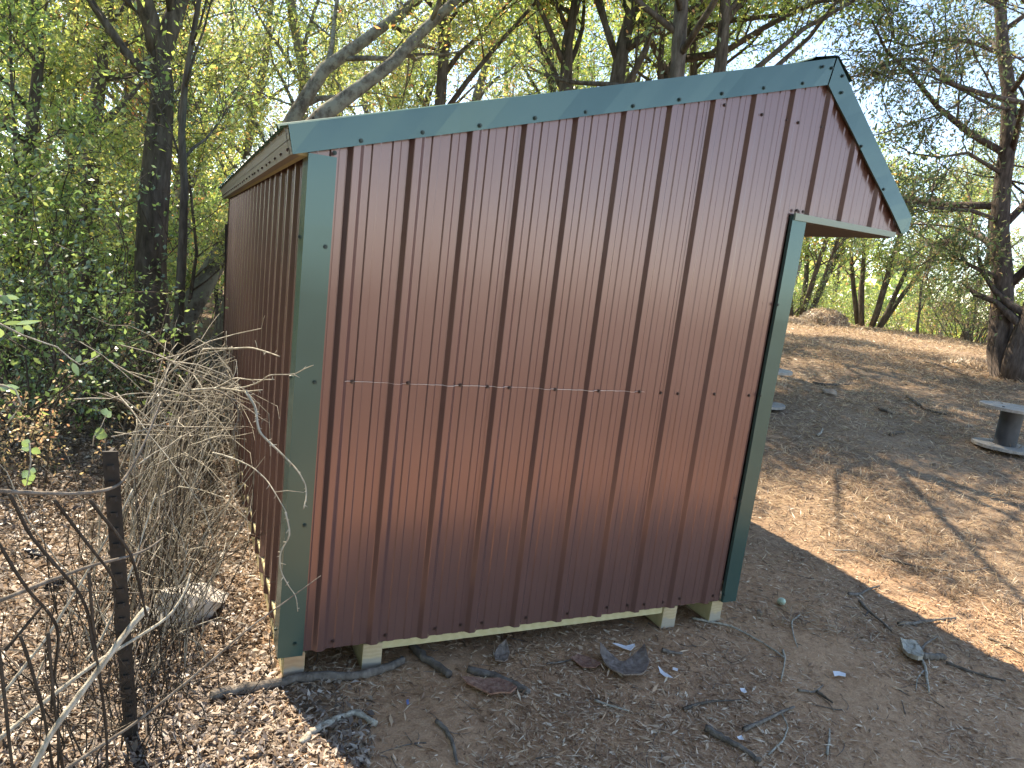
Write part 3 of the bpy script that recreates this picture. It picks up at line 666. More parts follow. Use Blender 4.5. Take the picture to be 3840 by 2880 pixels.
for i, (px, dist, v, sc) in enumerate([(1720, 27, 1, 1.1), (1755, 29, 1, 1.1), (1800, 31, 1, 1.0), (1840, 30, 1, .9), (1930, 32, 1, 1.1), (1965, 34, 1, 1.0), (2010, 30, 1, .9), (2050, 28, 2, 1.2), (2085, 26, 1, 1.4), (2110, 25, 2, 1.5), (2130, 29, 1, 1.8), (2200, 26, 1, 1.6), (2230, 24, 1, 1.6), (1690, 24, 1, 1.0)]):
    o = empty('shrub', sc_pt(px, 700, dist), i * 1.1); o.scale = (sc,) * 3
    tag(o, 'one of the scrubby bushes along the far side of the slope', 'shrub', 'scrub along the crest'); link('stems', SHRUB[v][0], o); link('foliage', SHRUB[v][1], o)
for i, (x, y, v, sc) in enumerate([(-3.6, -.9, 0, 1.2), (-3.8, .4, 0, 1.3), (-4.0, -2.4, 0, 1.3), (-4.2, -4.2, 0, 1.3), (-4.6, -1.2, 0, 1.6), (-4.8, -3.4, 0, 1.6), (-4.4, 1.6, 0, 1.5), (-4.2, -6, 0, 1.5), (-6, -5, 1, 1.8), (-6, .5, 1, 1.8)]):
    o = empty('shrub', (x, y, gz(x, y)), i * 1.3); o.scale = (sc,) * 3
    tag(o, 'one of the dark shrubs of the wood edge outside the picture on the left', 'shrub', 'dark shrubs of the wood edge'); link('stems', SHRUB[v][0], o); link('foliage', SHRUB[v][1], o)
_mb, _V = grow(seed=17, trunk=[(0, 0, 0), (.2, .2, 3.0), (.1, -.2, 6.4)], trad=.15, nlimb=12, limb_len=2.6, crown_from=.12, per=50, size=.11, spread=.16, sub=(6, 5))
DARKT = (_mb.mesh('dark_trunk', M_BARK, True), quads_mesh('dark_crown', _V, L_DARK))  # unseen dense trees added so the wall ribs mirror a darker left side
for i, (x, y, sc) in enumerate([(-4.6, -2.2, 1.0), (-5.2, -5.0, 1.1), (-5.4, -8.2, 1.15), (-5.0, .6, 1.0), (-7.2, -3.4, 1.3), (-4.2, -11, 1.2), (-7.5, -6.8, 1.3)]):
    tree_obj('woodland_tree', DARKT, (x, y, gz(x, y) - .05), i * 1.7, sc, 'one of the dense dark trees added to the wood edge outside the picture on the left', 'tree', 'dense dark trees of the wood edge')
# distant wood as one mass
rngf = np.random.default_rng(99); nf = 60000
az = np.radians(rngf.uniform(-25, 80, nf)); ds = rngf.uniform(75, 110, nf)
top = 5 + 2.2 * np.sin(az * 17) + 1.2 * np.sin(az * 41 + 1) + 1.0 * np.sin(az * 90)
P = np.stack([CAM[0] + ds * np.sin(az), CAM[1] + ds * np.cos(az), -5 + (top + 5) * np.sqrt(rngf.random(nf))], -1)
a1 = unit(rngf.standard_normal((nf, 3))); b1 = unit(np.cross(a1, rngf.standard_normal((nf, 3)))); sz = rngf.uniform(.22, .5, nf)[:, None]
Vq = np.stack([P - a1 * sz, P + b1 * sz * .6, P + a1 * sz, P - b1 * sz * .6], 1)
tag(link('distant_wood', quads_mesh('distant_wood', Vq, L_GREEN)), 'far off line of green woods below the sky', 'woods', kind='stuff')
# trees behind the viewer, seen only in reflections on the metal
for i, (az_, dist, v, sc) in enumerate([(160, 42, 0, 1.2), (205, 40, 0, 1.2), (240, 16, 1, 1.2), (258, 12, 0, 1.1), (275, 9, 1, 1.1), (300, 8, 0, 1.0), (325, 11, 1, 1.1)]):
    tree_obj('woodland_tree', TALL[v], polar(az_, dist), i, sc, 'one of the trees around the clearing outside the picture', 'tree', 'trees around the clearing')

# ------------------------------------------------------------------ ground litter (uncountable)
def flat_bits(rng, X, Y, L, Wd, tilt, lift, curl=.0):
    n = len(X); a = rng.uniform(0, 6.283, n); e = np.abs(rng.standard_normal(n)) * tilt
    d = np.stack([np.cos(a) * np.cos(e), np.sin(a) * np.cos(e), np.sin(e)], -1)
    sd = unit(np.cross(d, np.array([0, 0, 1.0])) + rng.standard_normal((n, 3)) * (.35 if curl else .15))
    up = np.cross(sd, d)
    P = np.stack([X, Y, ground_h(X, Y) + lift * (.2 + rng.random(n))], -1)
    L = L[:, None]; Wd = Wd[:, None]
    return np.stack([P - d * L * .0, P + d * L * .45 + sd * Wd * .5 + up * L * curl, P + d * L, P + d * L * .5 - sd * Wd * .5 + up * L * curl], 1)
def polar_pts(rng, n, a0, a1, d0, d1, pw=1.0):
    a = np.radians(rng.uniform(a0, a1, n)); d = d0 + (d1 - d0) * rng.random(n) ** pw
    return CAM[0] + d * np.sin(a), CAM[1] + d * np.cos(a), d
def pn(x, y, s=1.0): return np.sin(1.7 * s * x + .6) * np.sin(1.3 * s * y - .4) + .6 * np.sin(3.7 * s * x - 2.1 * s * y) + .4 * np.sin(7.9 * s * y + 3.3 * s * x + 1)
rg = np.random.default_rng(404)
X, Y, d = polar_pts(rg, 95000, -22, 16, 1.9, 13, 1.5)
X2, Y2, d2 = polar_pts(rg, 30000, -75, -21, 1.2, 8, 1.2); X, Y, d = np.r_[X, X2], np.r_[Y, Y2], np.r_[d, d2]
k = (X < .02 - .025 * Y) | ((Y < -.05) & (X + .22 * rg.standard_normal(len(X)) < .12 - .3 * (Y + .1) + .08 * np.sin(9 * Y))); X, Y, d = X[k], Y[k], d[k]
Vl = flat_bits(rg, X, Y, (.012 + .034 * rg.random(len(X)) ** 1.5) * (1 + .07 * d), (.006 + .015 * rg.random(len(X)) ** 1.5) * (1 + .07 * d), .35, .014, .15)
tag(link('leaf_litter', quads_mesh('leaf_litter', Vl, L_LITTER)), 'dry brown fallen leaves carpeting the ground left of the shed', 'leaf litter', kind='stuff')
X, Y, d = polar_pts(rg, 120000, -6, 66, 2.1, 6.0, 1.2)
k = (X > -.2) & ~((X > .05) & (X < 2.4) & (Y > .6)) & (pn(X, Y, 1.6) + .9 * rg.standard_normal(len(X)) > -.35) & (X + .35 * Y < 4.6); X, Y, d = X[k], Y[k], d[k]
big = rg.random(len(X)) ** 5
Vl = flat_bits(rg, X, Y, .010 + .025 * rg.random(len(X)) + .05 * big, .0018 + .0035 * rg.random(len(X)) + .012 * rg.random(len(X)) ** 7, .16, .007, .04)
tag(link('wood_chips', quads_mesh('wood_chips', Vl, L_CHIP)), 'dark twig bits and chips strewn over the bare dirt before the shed', 'wood chips', kind='stuff')
X, Y, d = polar_pts(rg, 130000, 36, 68, 4.0, 27, 1.25); X2, Y2, d2 = polar_pts(rg, 26000, 68, 95, 3.5, 14, 1.1); X, Y, d = np.r_[X, X2], np.r_[Y, Y2], np.r_[d, d2]
k = (X + .35 * Y + .7 * pn(X, Y, .8) + .5 * rg.standard_normal(len(X)) > 3.9) & (X > 2.5) & (pn(X, Y, .9) + 1.0 * rg.standard_normal(len(X)) > -.6); X, Y, d = X[k], Y[k], d[k]
Vt = []
tx, ty, td = polar_pts(rg, 900, 38, 68, 4.2, 22, 1.1); kt = (tx > 3.2) & (tx + .35 * ty > 4.0); tx, ty = tx[kt], ty[kt]
ti = np.repeat(np.arange(len(tx)), 16); Xt = tx[ti] + rg.normal(0, .03, len(ti)); Yt = ty[ti] + rg.normal(0, .03, len(ti))
Vt = flat_bits(rg, Xt, Yt, .05 + .09 * rg.random(len(ti)), np.full(len(ti), .005), .9, .002, .02)
tag(link('grass_tufts', quads_mesh('grass_tufts', Vt, L_STRAW)), 'short standing tufts of dry grass dotted over the slope', 'dry grass', kind='stuff')
Vl = flat_bits(rg, X, Y, (.03 + .06 * rg.random(len(X))) * (.7 + .09 * d), (.0025 + .003 * rg.random(len(X))) * (.7 + .16 * d), .28, .008, .04)
tag(link('dry_grass', quads_mesh('dry_grass', Vl, L_STRAW)), 'flattened dry yellow grass covering the slope right of the shed', 'dry grass', kind='stuff')

# ------------------------------------------------------------------ hay mound, rocks, spools
def lump(mb, c, r, seed, nu=14, nv=8, rough=.25, facet=False):
    rng = np.random.default_rng(seed); ph = rng.uniform(0, 6.28, 6)
    v = []
    for i in range(nv + 1):
        th = math.pi * i / nv
        for j in range(nu):
            a = 6.2832 * j / nu
            p = np.array([math.sin(th) * math.cos(a), math.sin(th) * math.sin(a), math.cos(th)])
            q = 1 + rough * (math.sin(3 * p[0] + ph[0]) * math.sin(2.5 * p[1] + ph[1]) + .5 * math.sin(5 * p[2] + ph[2] + 3 * p[0]) + .4 * math.sin(7 * p[1] + ph[3]))
            if facet: q += rng.normal(0, .05)
            v.append((c[0] + r[0] * p[0] * q, c[1] + r[1] * p[1] * q, c[2] + r[2] * p[2] * q))
    mb.add(v, [(i * nu + j, (i + 1) * nu + j, (i + 1) * nu + (j + 1) % nu, i * nu + (j + 1) % nu) for i in range(nv) for j in range(nu)])
def plain(name, c0, c1, sc=8.0, rough=.85, bump=.01):
    m, n, l, b = mat(name); tc = N(n, 'ShaderNodeTexCoord'); nz = N(n, 'ShaderNodeTexNoise', Scale=sc, Detail=6.0); l.new(tc.outputs['Object'], nz.inputs['Vector'])
    r = ramp(n, [(.3, c0), (.7, c1)]); l.new(nz.outputs[0], r.inputs[0]); l.new(r.outputs[0], b.inputs['Base Color']); b.inputs['Roughness'].default_value = rough
    bp = N(n, 'ShaderNodeBump', Strength=.6, Distance=bump); l.new(nz.outputs[0], bp.inputs['Height']); l.new(bp.outputs[0], b.inputs['Normal']); return m
M_ROCK = plain('rock', (.16, .12, .09), (.34, .28, .22), 14)
M_WHITE = plain('pale_stone', (.55, .52, .47), (.75, .72, .68), 7)
M_PAPER = plain('paper', (.70, .72, .76), (.82, .83, .86), 20, .8, .002)
M_BLACK = plain('black_plastic', (.010, .010, .012), (.03, .03, .035), 10, .25, .02)
M_BLUE = plain('blue_plastic', (.10, .18, .42), (.2, .3, .55), 10, .5, .01)
M_EGG = plain('egg_shell', (.44, .58, .46), (.52, .65, .52), 5, .45, .001)
M_BARKRED = bark('bark_red', (.17, .085, .06), (.31, .17, .125), (.42, .27, .20), 40)
M_BARKGR = bark('bark_plate', (.13, .098, .08), (.25, .20, .168), (.36, .30, .26), 34)
M_TUBE = plain('spool_tube', (.03, .032, .036), (.06, .062, .068), 9, .6, .004)
M_RUST = plain('rusty_steel', (.014, .012, .011), (.045, .034, .028), 30, .7, .003)
M_WIRE = plain('fence_wire', (.05, .042, .036), (.11, .09, .075), 40, .6, .001)
M_HAY = plain('hay', (.20, .13, .075), (.38, .27, .16), 9, .95, .05)
def mound(px, py, dist_hint, r, seed, label):
    p = hit(*dpt(px, py)) if dist_hint is None else at(*dpt(px, py), dist_hint)
    z = gz(p[0], p[1]); o = empty('hay_pile', (float(p[0]), float(p[1]), z)); tag(o, label, 'hay pile')
    mb = MB(); lump(mb, (0, 0, .0), r, seed, 22, 12, .16); mb.build('heap', M_HAY, o, True)
    rng = np.random.default_rng(seed); n = 2600; th = np.arccos(rng.random(n)); a = rng.uniform(0, 6.28, n)
    q = np.stack([np.sin(th) * np.cos(a), np.sin(th) * np.sin(a), np.cos(th)], -1); P = q * np.array(r) * (.98 + .12 * rng.random(n))[:, None]
    dd = unit(rng.standard_normal((n, 3)) + .0); dd -= q * (dd * q).sum(1, keepdims=True) * .7; dd = unit(dd); sd = unit(np.cross(dd, q)); L = rng.uniform(.10, .28, n)[:, None]
    st = link('straw', quads_mesh('straw', np.stack([P - dd * L * .5, P + sd * .012, P + dd * L * .5, P - sd * .012], 1), L_STRAW), o); st['kind'] = 'stuff'
mound(1778, 706, 22.0, (.75, .6, .52), 3, 'heap of raked straw on the crest of the slope')
mound(1715, 703, 21.0, (.6, .5, .16), 4, 'low strip of raked straw just left of the taller heap')
mound(2118, 772, 15.2, (.7, .45, .16), 6, 'low straw ridge left of the cedar base')
def stone(px, py, r, seed, m, label, cat='rock', name='rock', sink=.5):
    p = hit(*dpt(px, py)); mb = MB(); lump(mb, (0, 0, r[2] * (1 - sink)), r, seed, 10, 6, .22, True)
    o = mb.build(name, m, None, False); o.location = (float(p[0]), float(p[1]), gz(p[0], p[1])); o.rotation_euler = (0, 0, seed); tag(o, label, cat); return o
stone(1790, 853, (.095, .07, .055), 12, M_ROCK, 'tan rock lying alone on the slope right of the shed')
stone(405, 1330, (.19, .13, .10), 13, M_WHITE, 'large white stone in the sun behind the wire fence', 'stone', 'pale_stone')
stone(1640, 1345 - 20, (.02, .016, .012), 14, M_ROCK, 'small pebble lying beside the right end skid')
def spool(px, py, rz, label, tilt=0):
    p = hit(*dpt(px, py)); o = empty('cable_spool', (float(p[0]), float(p[1]), gz(p[0], p[1]) + .005), rz); tag(o, label, 'cable spool')
    def disc(name, z0, z1, r, m):
        fl = None; nb = 6
        for i in range(nb):
            x0, x1 = -r + 2 * r * i / nb + .002, -r + 2 * r * (i + 1) / nb - .002; xs = np.linspace(x0, x1, 6); dz = .002 * ((i * 7) % 3 - 1)
            up = [(x, math.sqrt(max(r * r - x * x, 1e-5))) for x in xs]; ol = up + [(x, -y) for x, y in reversed(up)]; n = len(ol); e = MB()
            e.add([(x, y, z0 + dz) for x, y in ol] + [(x, y, z1 + dz) for x, y in ol], [tuple(range(n - 1, -1, -1)), tuple(range(n, 2 * n))] + [(j, (j + 1) % n, n + (j + 1) % n, n + j) for j in range(n)])
            if fl is None: fl = e.build(name, m, o)
            else: e.build('plank', m, fl)
        return fl
    disc('lower_flange', 0, .030, .30, M_GREYWOOD); top = disc('upper_flange', .42, .45, .31, M_GREYWOOD)
    e = MB(); e.tube([(0, 0, .028), (0, 0, .15), (0, 0, .3), (0, 0, .422)], .105, 28, cap=False); e.build('drum', M_TUBE, o, True)
    for a in (.5, 2.6, 4.7):
        b = MB(); b.tube([(.2 * math.cos(a), .2 * math.sin(a), .446), (.2 * math.cos(a), .2 * math.sin(a), .456)], .013, 8); b.build('bolt', M_RUST, top)
    return o
spool(2168, 968, .6, 'grey cable spool with dark drum standing at the right edge')
spool(1640, 874, 1.4, 'cable spool half hidden behind the right edge of the shed')

# ------------------------------------------------------------------ sticks, bark, scraps on the ground
def r9(x, y): return (2560 + x * .5787, 1920 + y * .5787)
def r8(x, y): return (1280 + x * .5787, 1920 + y * .5787)
def gpath(fn, pts, r, lift=0.0, n=4):
    P = [hit(*fn(*q)) for q in pts]; P = np.array([(p[0], p[1], gz(p[0], p[1]) + r * .75 + lift + .006) for p in P])
    t = np.linspace(0, 1, (len(P) - 1) * n + 1); s = np.linspace(0, 1, len(P))
    Q = np.stack([np.interp(t, s, P[:, i]) for i in range(3)], 1)
    for _ in range(2): Q[1:-1] = .25 * Q[:-2] + .5 * Q[1:-1] + .25 * Q[2:]
    Q[:, 2] = np.maximum(Q[:, 2], ground_h(Q[:, 0], Q[:, 1]) + r * .6 + .004 + lift)
    return Q
def stick(fn, pts, r, label, m=None, name='fallen_stick', cat='stick', taper=.5, forks=(), lift=0.0):
    rng = np.random.default_rng(int(abs(pts[0][0] * 7 + pts[0][1]))); Q = gpath(fn, pts, r, lift); c = Q[0].copy()
    Q[:, :2] += rng.standard_normal((len(Q), 2)) * r * .22
    mb = MB(); mb.tube(Q - c, np.linspace(r, r * taper, len(Q)) * (1 + .08 * rng.standard_normal(len(Q))), 9, jitter=.06, rng=rng)
    o = mb.build(name, m or M_STICK, None, True); o.location = tuple(c); tag(o, label, cat)
    for f in forks:
        G = gpath(fn, f, r * .5, lift); e = MB(); e.tube(G - c, np.linspace(r * .55, r * .2, len(G)), 6, jitter=.06, rng=rng); e.build('fork', m or M_STICK, o, True)
    return o
stick(dpt, [(455, 1513), (520, 1501), (640, 1477), (730, 1474), (790, 1469), (835, 1454), (868, 1436)], .021, 'long curved grey log lying across the left skids', M_LOG, 'fallen_log', 'log', .85)
stick(dpt, [(888, 1403), (915, 1430), (945, 1450), (970, 1468)], .018, 'short grey log poking out from under the shed', M_LOG, 'fallen_log', 'log', .9)
stick(dpt, [(1008, 1450), (1060, 1463), (1100, 1480), (1140, 1502)], .020, 'half buried log beside the red bark piece', M_LOG, 'fallen_log', 'log', .8, lift=-.012)
stick(dpt, [(648, 1614), (690, 1582), (735, 1557), (768, 1546), (812, 1573)], .014, 'bent pale branch lying on the edge of the shed shadow', M_CANE, 'fallen_branch', 'branch', .8)
stick(r9, [(140, 1430), (260, 1500), (390, 1560), (490, 1645)], .015, 'dark half sunk branch at the bottom edge of the picture', M_LOG, 'fallen_branch', 'branch', .6)
stick(r9, [(1070, 545), (1140, 552), (1200, 515), (1272, 490)], .011, 'short kinked grey stick right of the green egg')
stick(r9, [(1140, 590), (1200, 655), (1270, 710), (1350, 785)], .010, 'thin crooked stick below the short kinked one', forks=[[(1200, 655), (1180, 690)]])
stick(r9, [(1395, 742), (1500, 735), (1640, 716), (1765, 704)], .012, 'straight grey stick touching the edge of the sunlit grass', forks=[[(1480, 738), (1520, 755)]])
stick(r9, [(1532, 935), (1560, 880), (1650, 830)], .009, 'pale curved twig leaning up from the bleached wood chunk', lift=.01)
stick(r9, [(1540, 955), (1620, 960), (1695, 968)], .018, 'stubby brown log end beside the bleached wood chunk', M_LOG, 'fallen_log', 'log', .9)
stick(r9, [(1545, 975), (1575, 1060), (1590, 1182)], .009, 'bare pale twig pointing down from the bleached wood chunk', M_CANE, forks=[[(1560, 1040), (1515, 1090), (1508, 1170)]])
stick(r9, [(1700, 990), (1850, 1050), (2090, 1112)], .009, 'long dark stick trailing right from the bleached wood chunk', M_STICKD)
stick(r9, [(388, 1430), (560, 1352), (716, 1280)], .010, 'straight pale grey stick on bare dirt near the bottom')
stick(r9, [(0, 1290), (180, 1242), (380, 1236)], .007, 'slender stick lying left of the straight pale one', M_STICKD)
stick(r9, [(60, 700), (300, 750), (430, 812), (560, 890), (655, 955)], .006, 'long thin root curving from under the right skid', M_CANE, taper=.7)
stick(r9, [(645, 910), (662, 980), (632, 1110)], .006, 'short pale curved twig at the end of the long root', M_CANE)
stick(r9, [(1260, 285), (1430, 345), (1620, 390), (1890, 396), (1972, 370)], .008, 'long bent stick along the sunlit edge of the shadow')
stick(r9, [(975, 258), (1060, 258), (1155, 262)], .006, 'short straight straw coloured stick near the shadow edge', M_CANE)
stick(r9, [(1980, 830), (2100, 890), (2230, 955)], .008, 'dark stick at the right edge of the sunlit ground', M_STICKD)
stick(r9, [(755, 680), (700, 720), (712, 800), (742, 890)], .005, 'fine pale hooked twig below the green egg', M_CANE)
stick(r9, [(550, 1590), (640, 1510), (682, 1420), (640, 1330)], .005, 'fine curving twig under the straight pale stick', M_CANE)
stick(r9, [(930, 1590), (945, 1500), (950, 1420)], .006, 'short wavy pale twig at the bottom right', M_CANE)
stick(r9, [(740, 1172), (860, 1182), (905, 1138)], .006, 'small bent twig beside the white scrap')
stick(r9, [(870, 1180), (920, 1220), (965, 1255)], .008, 'dark twig below the small bent one', M_STICKD)
stick(r8, [(615, 1375), (690, 1452), (730, 1560), (748, 1655)], .009, 'curved grey stick at the bottom left of the dirt')
stick(r8, [(1640, 1235), (1750, 1280), (1860, 1310)], .006, 'thin pale stick below the curled bark piece', M_CANE)
stick(r8, [(1330, 1000), (1450, 985), (1530, 950)], .005, 'thin twig leading to the curled bark piece')
stick(r8, [(2070, 910), (2130, 930), (2200, 935)], .011, 'stubby stick below the right skid', M_LOG)
for q, lab in (([(1350, 595), (1500, 640), (1700, 720)], 'dark fallen branch high on the slope left of the cedar'), ([(1200, 900), (1300, 980), (1420, 1040), (1540, 1060)], 'long dark branch on the middle of the slope'), ([(960, 1010), (1070, 1055)], 'short dark stick on the slope below the rock'), ([(390, 785), (480, 805), (700, 800)], 'dark stick lying just below the tan rock'), ([(1880, 970), (1960, 985), (2100, 1000)], 'dark branch lying behind the right cable spool'), ([(1050, 1235), (1170, 1215)], 'small dark stick low on the sunny slope')):
    stick(lambda x, y: (2880 + x * .434, 1100 + y * .434), q, .022, lab, M_STICKD, 'fallen_branch', 'branch')
stick(lambda x, y: (2880 + x * .434, 1100 + y * .434), [(420, 1240), (455, 1220), (470, 1180)], .014, 'small pale curved stick on the sunny grass', M_CANE)
def slab(fn, outline, thick, lift, curl, m, name, label, cat):
    P = [hit(*fn(*q)) for q in outline]; P = np.array([(p[0], p[1]) for p in P]); c = P.mean(0)
    R = np.abs(P - c).max(); mb = MB(); rings = [1.0, .72, .42, .0]; n = len(P); v = []
    rng = np.random.default_rng(int(outline[0][0])); 
    for top in (1, 0):
        for q in rings[:-1]:
            for p in P:
                x, y = (p - c) * q; r = math.hypot(x, y) / R
                v.append((x, y, lift + curl * r * r + (thick if top else 0) + rng.normal(0, thick * .15)))
        v.append((0, 0, lift + (thick if top else 0)))
    m1 = 3 * n + 1; f = []
    for i in range(2):
        for j in range(n):
            k = (j + 1) % n; f.append((i * n + j, i * n + k, (i + 1) * n + k, (i + 1) * n + j)); f.append((m1 + i * n + k, m1 + i * n + j, m1 + (i + 1) * n + j, m1 + (i + 1) * n + k))
    for j in range(n):
        k = (j + 1) % n; f += [(2 * n + j, 2 * n + k, 3 * n), (m1 + 2 * n + k, m1 + 2 * n + j, m1 + 3 * n), (j, m1 + j, m1 + k, k)]
    mb.add(v, f); o = mb.build(name, m, None, False); o.location = (float(c[0]), float(c[1]), gz(*c) + .006); tag(o, label, cat); return o
slab(r8, [(770, 1130), (850, 1118), (920, 1115), (1010, 1110), (1080, 1150), (1130, 1195), (1090, 1222), (1020, 1225), (960, 1238), (880, 1190), (810, 1160)], .007, .012, .012, M_BARKRED, 'bark_piece', 'split reddish bark piece on the dirt before the shed', 'bark')
slab(r8, [(1665, 920), (1720, 955), (1745, 1005), (1820, 1000), (1900, 985), (1950, 945), (1985, 1030), (1965, 1090), (1930, 1122), (1820, 1112), (1740, 1075), (1700, 1035), (1668, 980)], .007, .010, .035, M_BARKGR, 'bark_piece', 'large curled grey brown bark piece before the shed', 'bark')
slab(r8, [(985, 960), (1010, 920), (1060, 893), (1088, 940), (1075, 985), (1050, 1015), (990, 1015)], .006, .012, .02, M_BARKGR, 'bark_piece', 'small bark flake behind the reddish bark piece', 'bark')
slab(r8, [(1480, 985), (1530, 955), (1600, 970), (1680, 1010), (1640, 1040), (1560, 1035)], .005, .008, .01, M_BARKRED, 'bark_piece', 'dark red bark scrap left of the large curled piece', 'bark')
slab(r8, [(1750, 880), (1790, 878), (1840, 893), (1895, 888), (1897, 905), (1870, 928), (1820, 908)], .002, .012, .008, M_PAPER, 'paper_scrap', 'longest white scrap behind the curled bark piece', 'scrap')
slab(r8, [(2048, 1022), (2062, 1030), (2085, 1060), (2125, 1085), (2142, 1108), (2090, 1092), (2062, 1068)], .002, .010, .006, M_PAPER, 'paper_scrap', 'torn white scrap right of the curled bark piece', 'scrap')
slab(r8, [(2145, 1030), (2178, 1040), (2175, 1055), (2142, 1045)], .003, .008, .0, M_PAPER, 'paper_scrap', 'tiny pale scrap right of the torn white one', 'scrap')
slab(r9, [(968, 1055), (1010, 1056), (1052, 1070), (1050, 1090), (1005, 1086), (978, 1088)], .002, .010, .004, M_PAPER, 'paper_scrap', 'white scrap on the dirt left of the bleached wood chunk', 'scrap')
slab(r9, [(366, 1166), (395, 1170), (412, 1188), (395, 1200), (375, 1185)], .002, .008, .004, M_PAPER, 'paper_scrap', 'small white scrap above the straight pale stick', 'scrap')
slab(r9, [(345, 1490), (375, 1482), (392, 1500), (360, 1505)], .002, .008, .004, M_PAPER, 'paper_scrap', 'small white scrap beside the half sunk branch', 'scrap')
slab(r9, [(1395, 880), (1430, 882), (1470, 878), (1500, 882), (1530, 925), (1552, 965), (1545, 992), (1512, 1015), (1470, 990), (1450, 972), (1418, 930)], .02, .010, .014, M_CANE, 'wood_chunk', 'bleached splintered wood chunk with twigs around it', 'wood')
slab(r8, [(418, 1240), (432, 1236), (438, 1262), (425, 1268)], .002, .006, .0, M_BLUE, 'plastic_scrap', 'tiny blue scrap on the dirt before the left skids', 'scrap')
for (x, y, s, lab) in ((230, 285, .06, 'black crumpled plastic behind the fence, upper one'), (370, 480, .065, 'black crumpled plastic behind the fence, lower one')):
    p = hit(*r7(x, y)); mb = MB(); lump(mb, (0, 0, s * .2), (s, s * .6, s * .35), int(x), 16, 10, .5, True); o = mb.build('plastic_sheet', M_BLACK); o.location = (float(p[0]), float(p[1]), gz(p[0], p[1])); tag(o, lab, 'plastic')
p = hit(*r9(635, 612)); mb = MB(); nu, nv = 20, 12; v = []
for i in range(nv + 1):
    th = math.pi * i / nv; r = .0225 * math.sin(th) * (1 + .12 * math.cos(th))
    v += [(r * math.cos(6.2832 * j / nu), r * math.sin(6.2832 * j / nu), -.03 * math.cos(th)) for j in range(nu)]
mb.add(v, [(i * nu + j, i * nu + (j + 1) % nu, (i + 1) * nu + (j + 1) % nu, (i + 1) * nu + j) for i in range(nv) for j in range(nu)])
o = mb.build('egg', M_EGG, None, True); o.location = (float(p[0]), float(p[1]), gz(p[0], p[1]) + .030); o.rotation_euler = (math.radians(55), math.radians(-25), 0); tag(o, 'pale green egg lying on the ground right of the shed', 'egg')

# ------------------------------------------------------------------ fence and brush along the left wall
def tpost(base, top, label, w=.045):
    base = np.array(base, float); top = np.array(top, float); o = empty('fence_post', tuple(base)); tag(o, label, 'fence post')
    ax = unit(top - base); L = np.linalg.norm(top - base); xs = unit(np.cross(np.array([.15, 1, 0]), ax)); ys = np.cross(ax, xs)
    mb = MB(); h = w / 2
    sec = [(-h, -.004), (h, -.004), (h, .003), (.005, .006), (.005, .04), (-.005, .04), (-.005, .006), (-h, .003)]
    rows = [0 - .05, L * .33, L * .66, L]; v = [tuple(xs * a + ys * b + ax * z) for z in rows for a, b in sec]; n = len(sec)
    mb.add(v, [(r * n + j, r * n + (j + 1) % n, (r + 1) * n + (j + 1) % n, (r + 1) * n + j) for r in range(3) for j in range(n)] + [tuple(range(3 * n, 4 * n))]); mb.build('shaft', M_RUST, o)
    e = MB(); z = .1
    while z < L - .03:
        c = xs * 0 - ys * .006 + ax * z; e.add([tuple(c + xs * a + ys * b + ax * q) for q in (-.008, .008) for a, b in ((-.012, 0), (.012, 0), (.008, -.008), (-.008, -.008))], [(0, 1, 5, 4), (1, 2, 6, 5), (2, 3, 7, 6), (3, 0, 4, 7), (4, 5, 6, 7), (3, 2, 1, 0)]); z += .055
    s = e.build('studs', M_RUST, o); s['kind'] = 'stuff'
P1b, P1t = (-.505, -.211, -.14), (-.586, -.218, .944)
P2b, P2t = (-.306, 2.986, -.14), (-.42, 2.985, .876)
P3b, P3t = (-.024, 10.52, -.14), (-.167, 10.53, 1.05)
tpost(P1b, P1t, 'nearest rusty steel fence post at the left of the picture')
tpost(P2b, P2t, 'second rusty fence post, behind the tangle of cut canes')
tpost(P3b, P3t, 'farthest fence post, showing just left of the shed wall', .06)
pb = at(856, 1330, 8.6); tpost((pb[0], pb[1], -.14), (pb[0] - .05, pb[1], 1.75), 'tall dark post standing against the far end of the shed wall', .09)
def wire_fence(A, B, label, nst, seed, heights, bend=.05):
    rng = np.random.default_rng(seed); A = np.array(A, float); B = np.array(B, float); o = empty('wire_fence', tuple(A)); tag(o, label, 'wire fence')
    for h in heights:
        t = np.linspace(0, 1, 14); Q = np.outer(1 - t, A - A) + np.outer(t, B - A); Q[:, 2] += h - .05 * np.sin(np.pi * t) * rng.uniform(.2, 1.2); Q += rng.standard_normal(Q.shape) * .010
        mb = MB(); mb.tube(Q, .0017, 4, cap=False); mb.build('line_wire', M_WIRE, o)
    for i in range(nst):
        t = (i + .5 + rng.uniform(-.3, .3)) / nst; p = (B - A) * t; z = np.linspace(.02, heights[-1], 8); k = rng.normal(0, bend); ph = rng.uniform(0, 6)
        Q = np.stack([p[0] + k * z + .02 * np.sin(5 * z + ph), p[1] + rng.normal(0, bend) * z + .02 * np.sin(4 * z + ph), z], 1)
        mb = MB(); mb.tube(Q, .0016, 4, cap=False); mb.build('stay_wire', M_WIRE, o)
HT = (.06, .18, .32, .48, .66, .86)
wire_fence(P1b, P2b, 'rusty woven wire fence running along the shed between the first two posts', 26, 1, HT, .10)
wire_fence(P2b, P3b, 'rusty woven wire fence running on past the second post into the woods', 34, 2, HT, .05)
wire_fence(P1b, (-2.7, .1, -.14), 'sagging woven wire fence turning left from the nearest post', 15, 3, (.08, .22, .40, .58), .16)
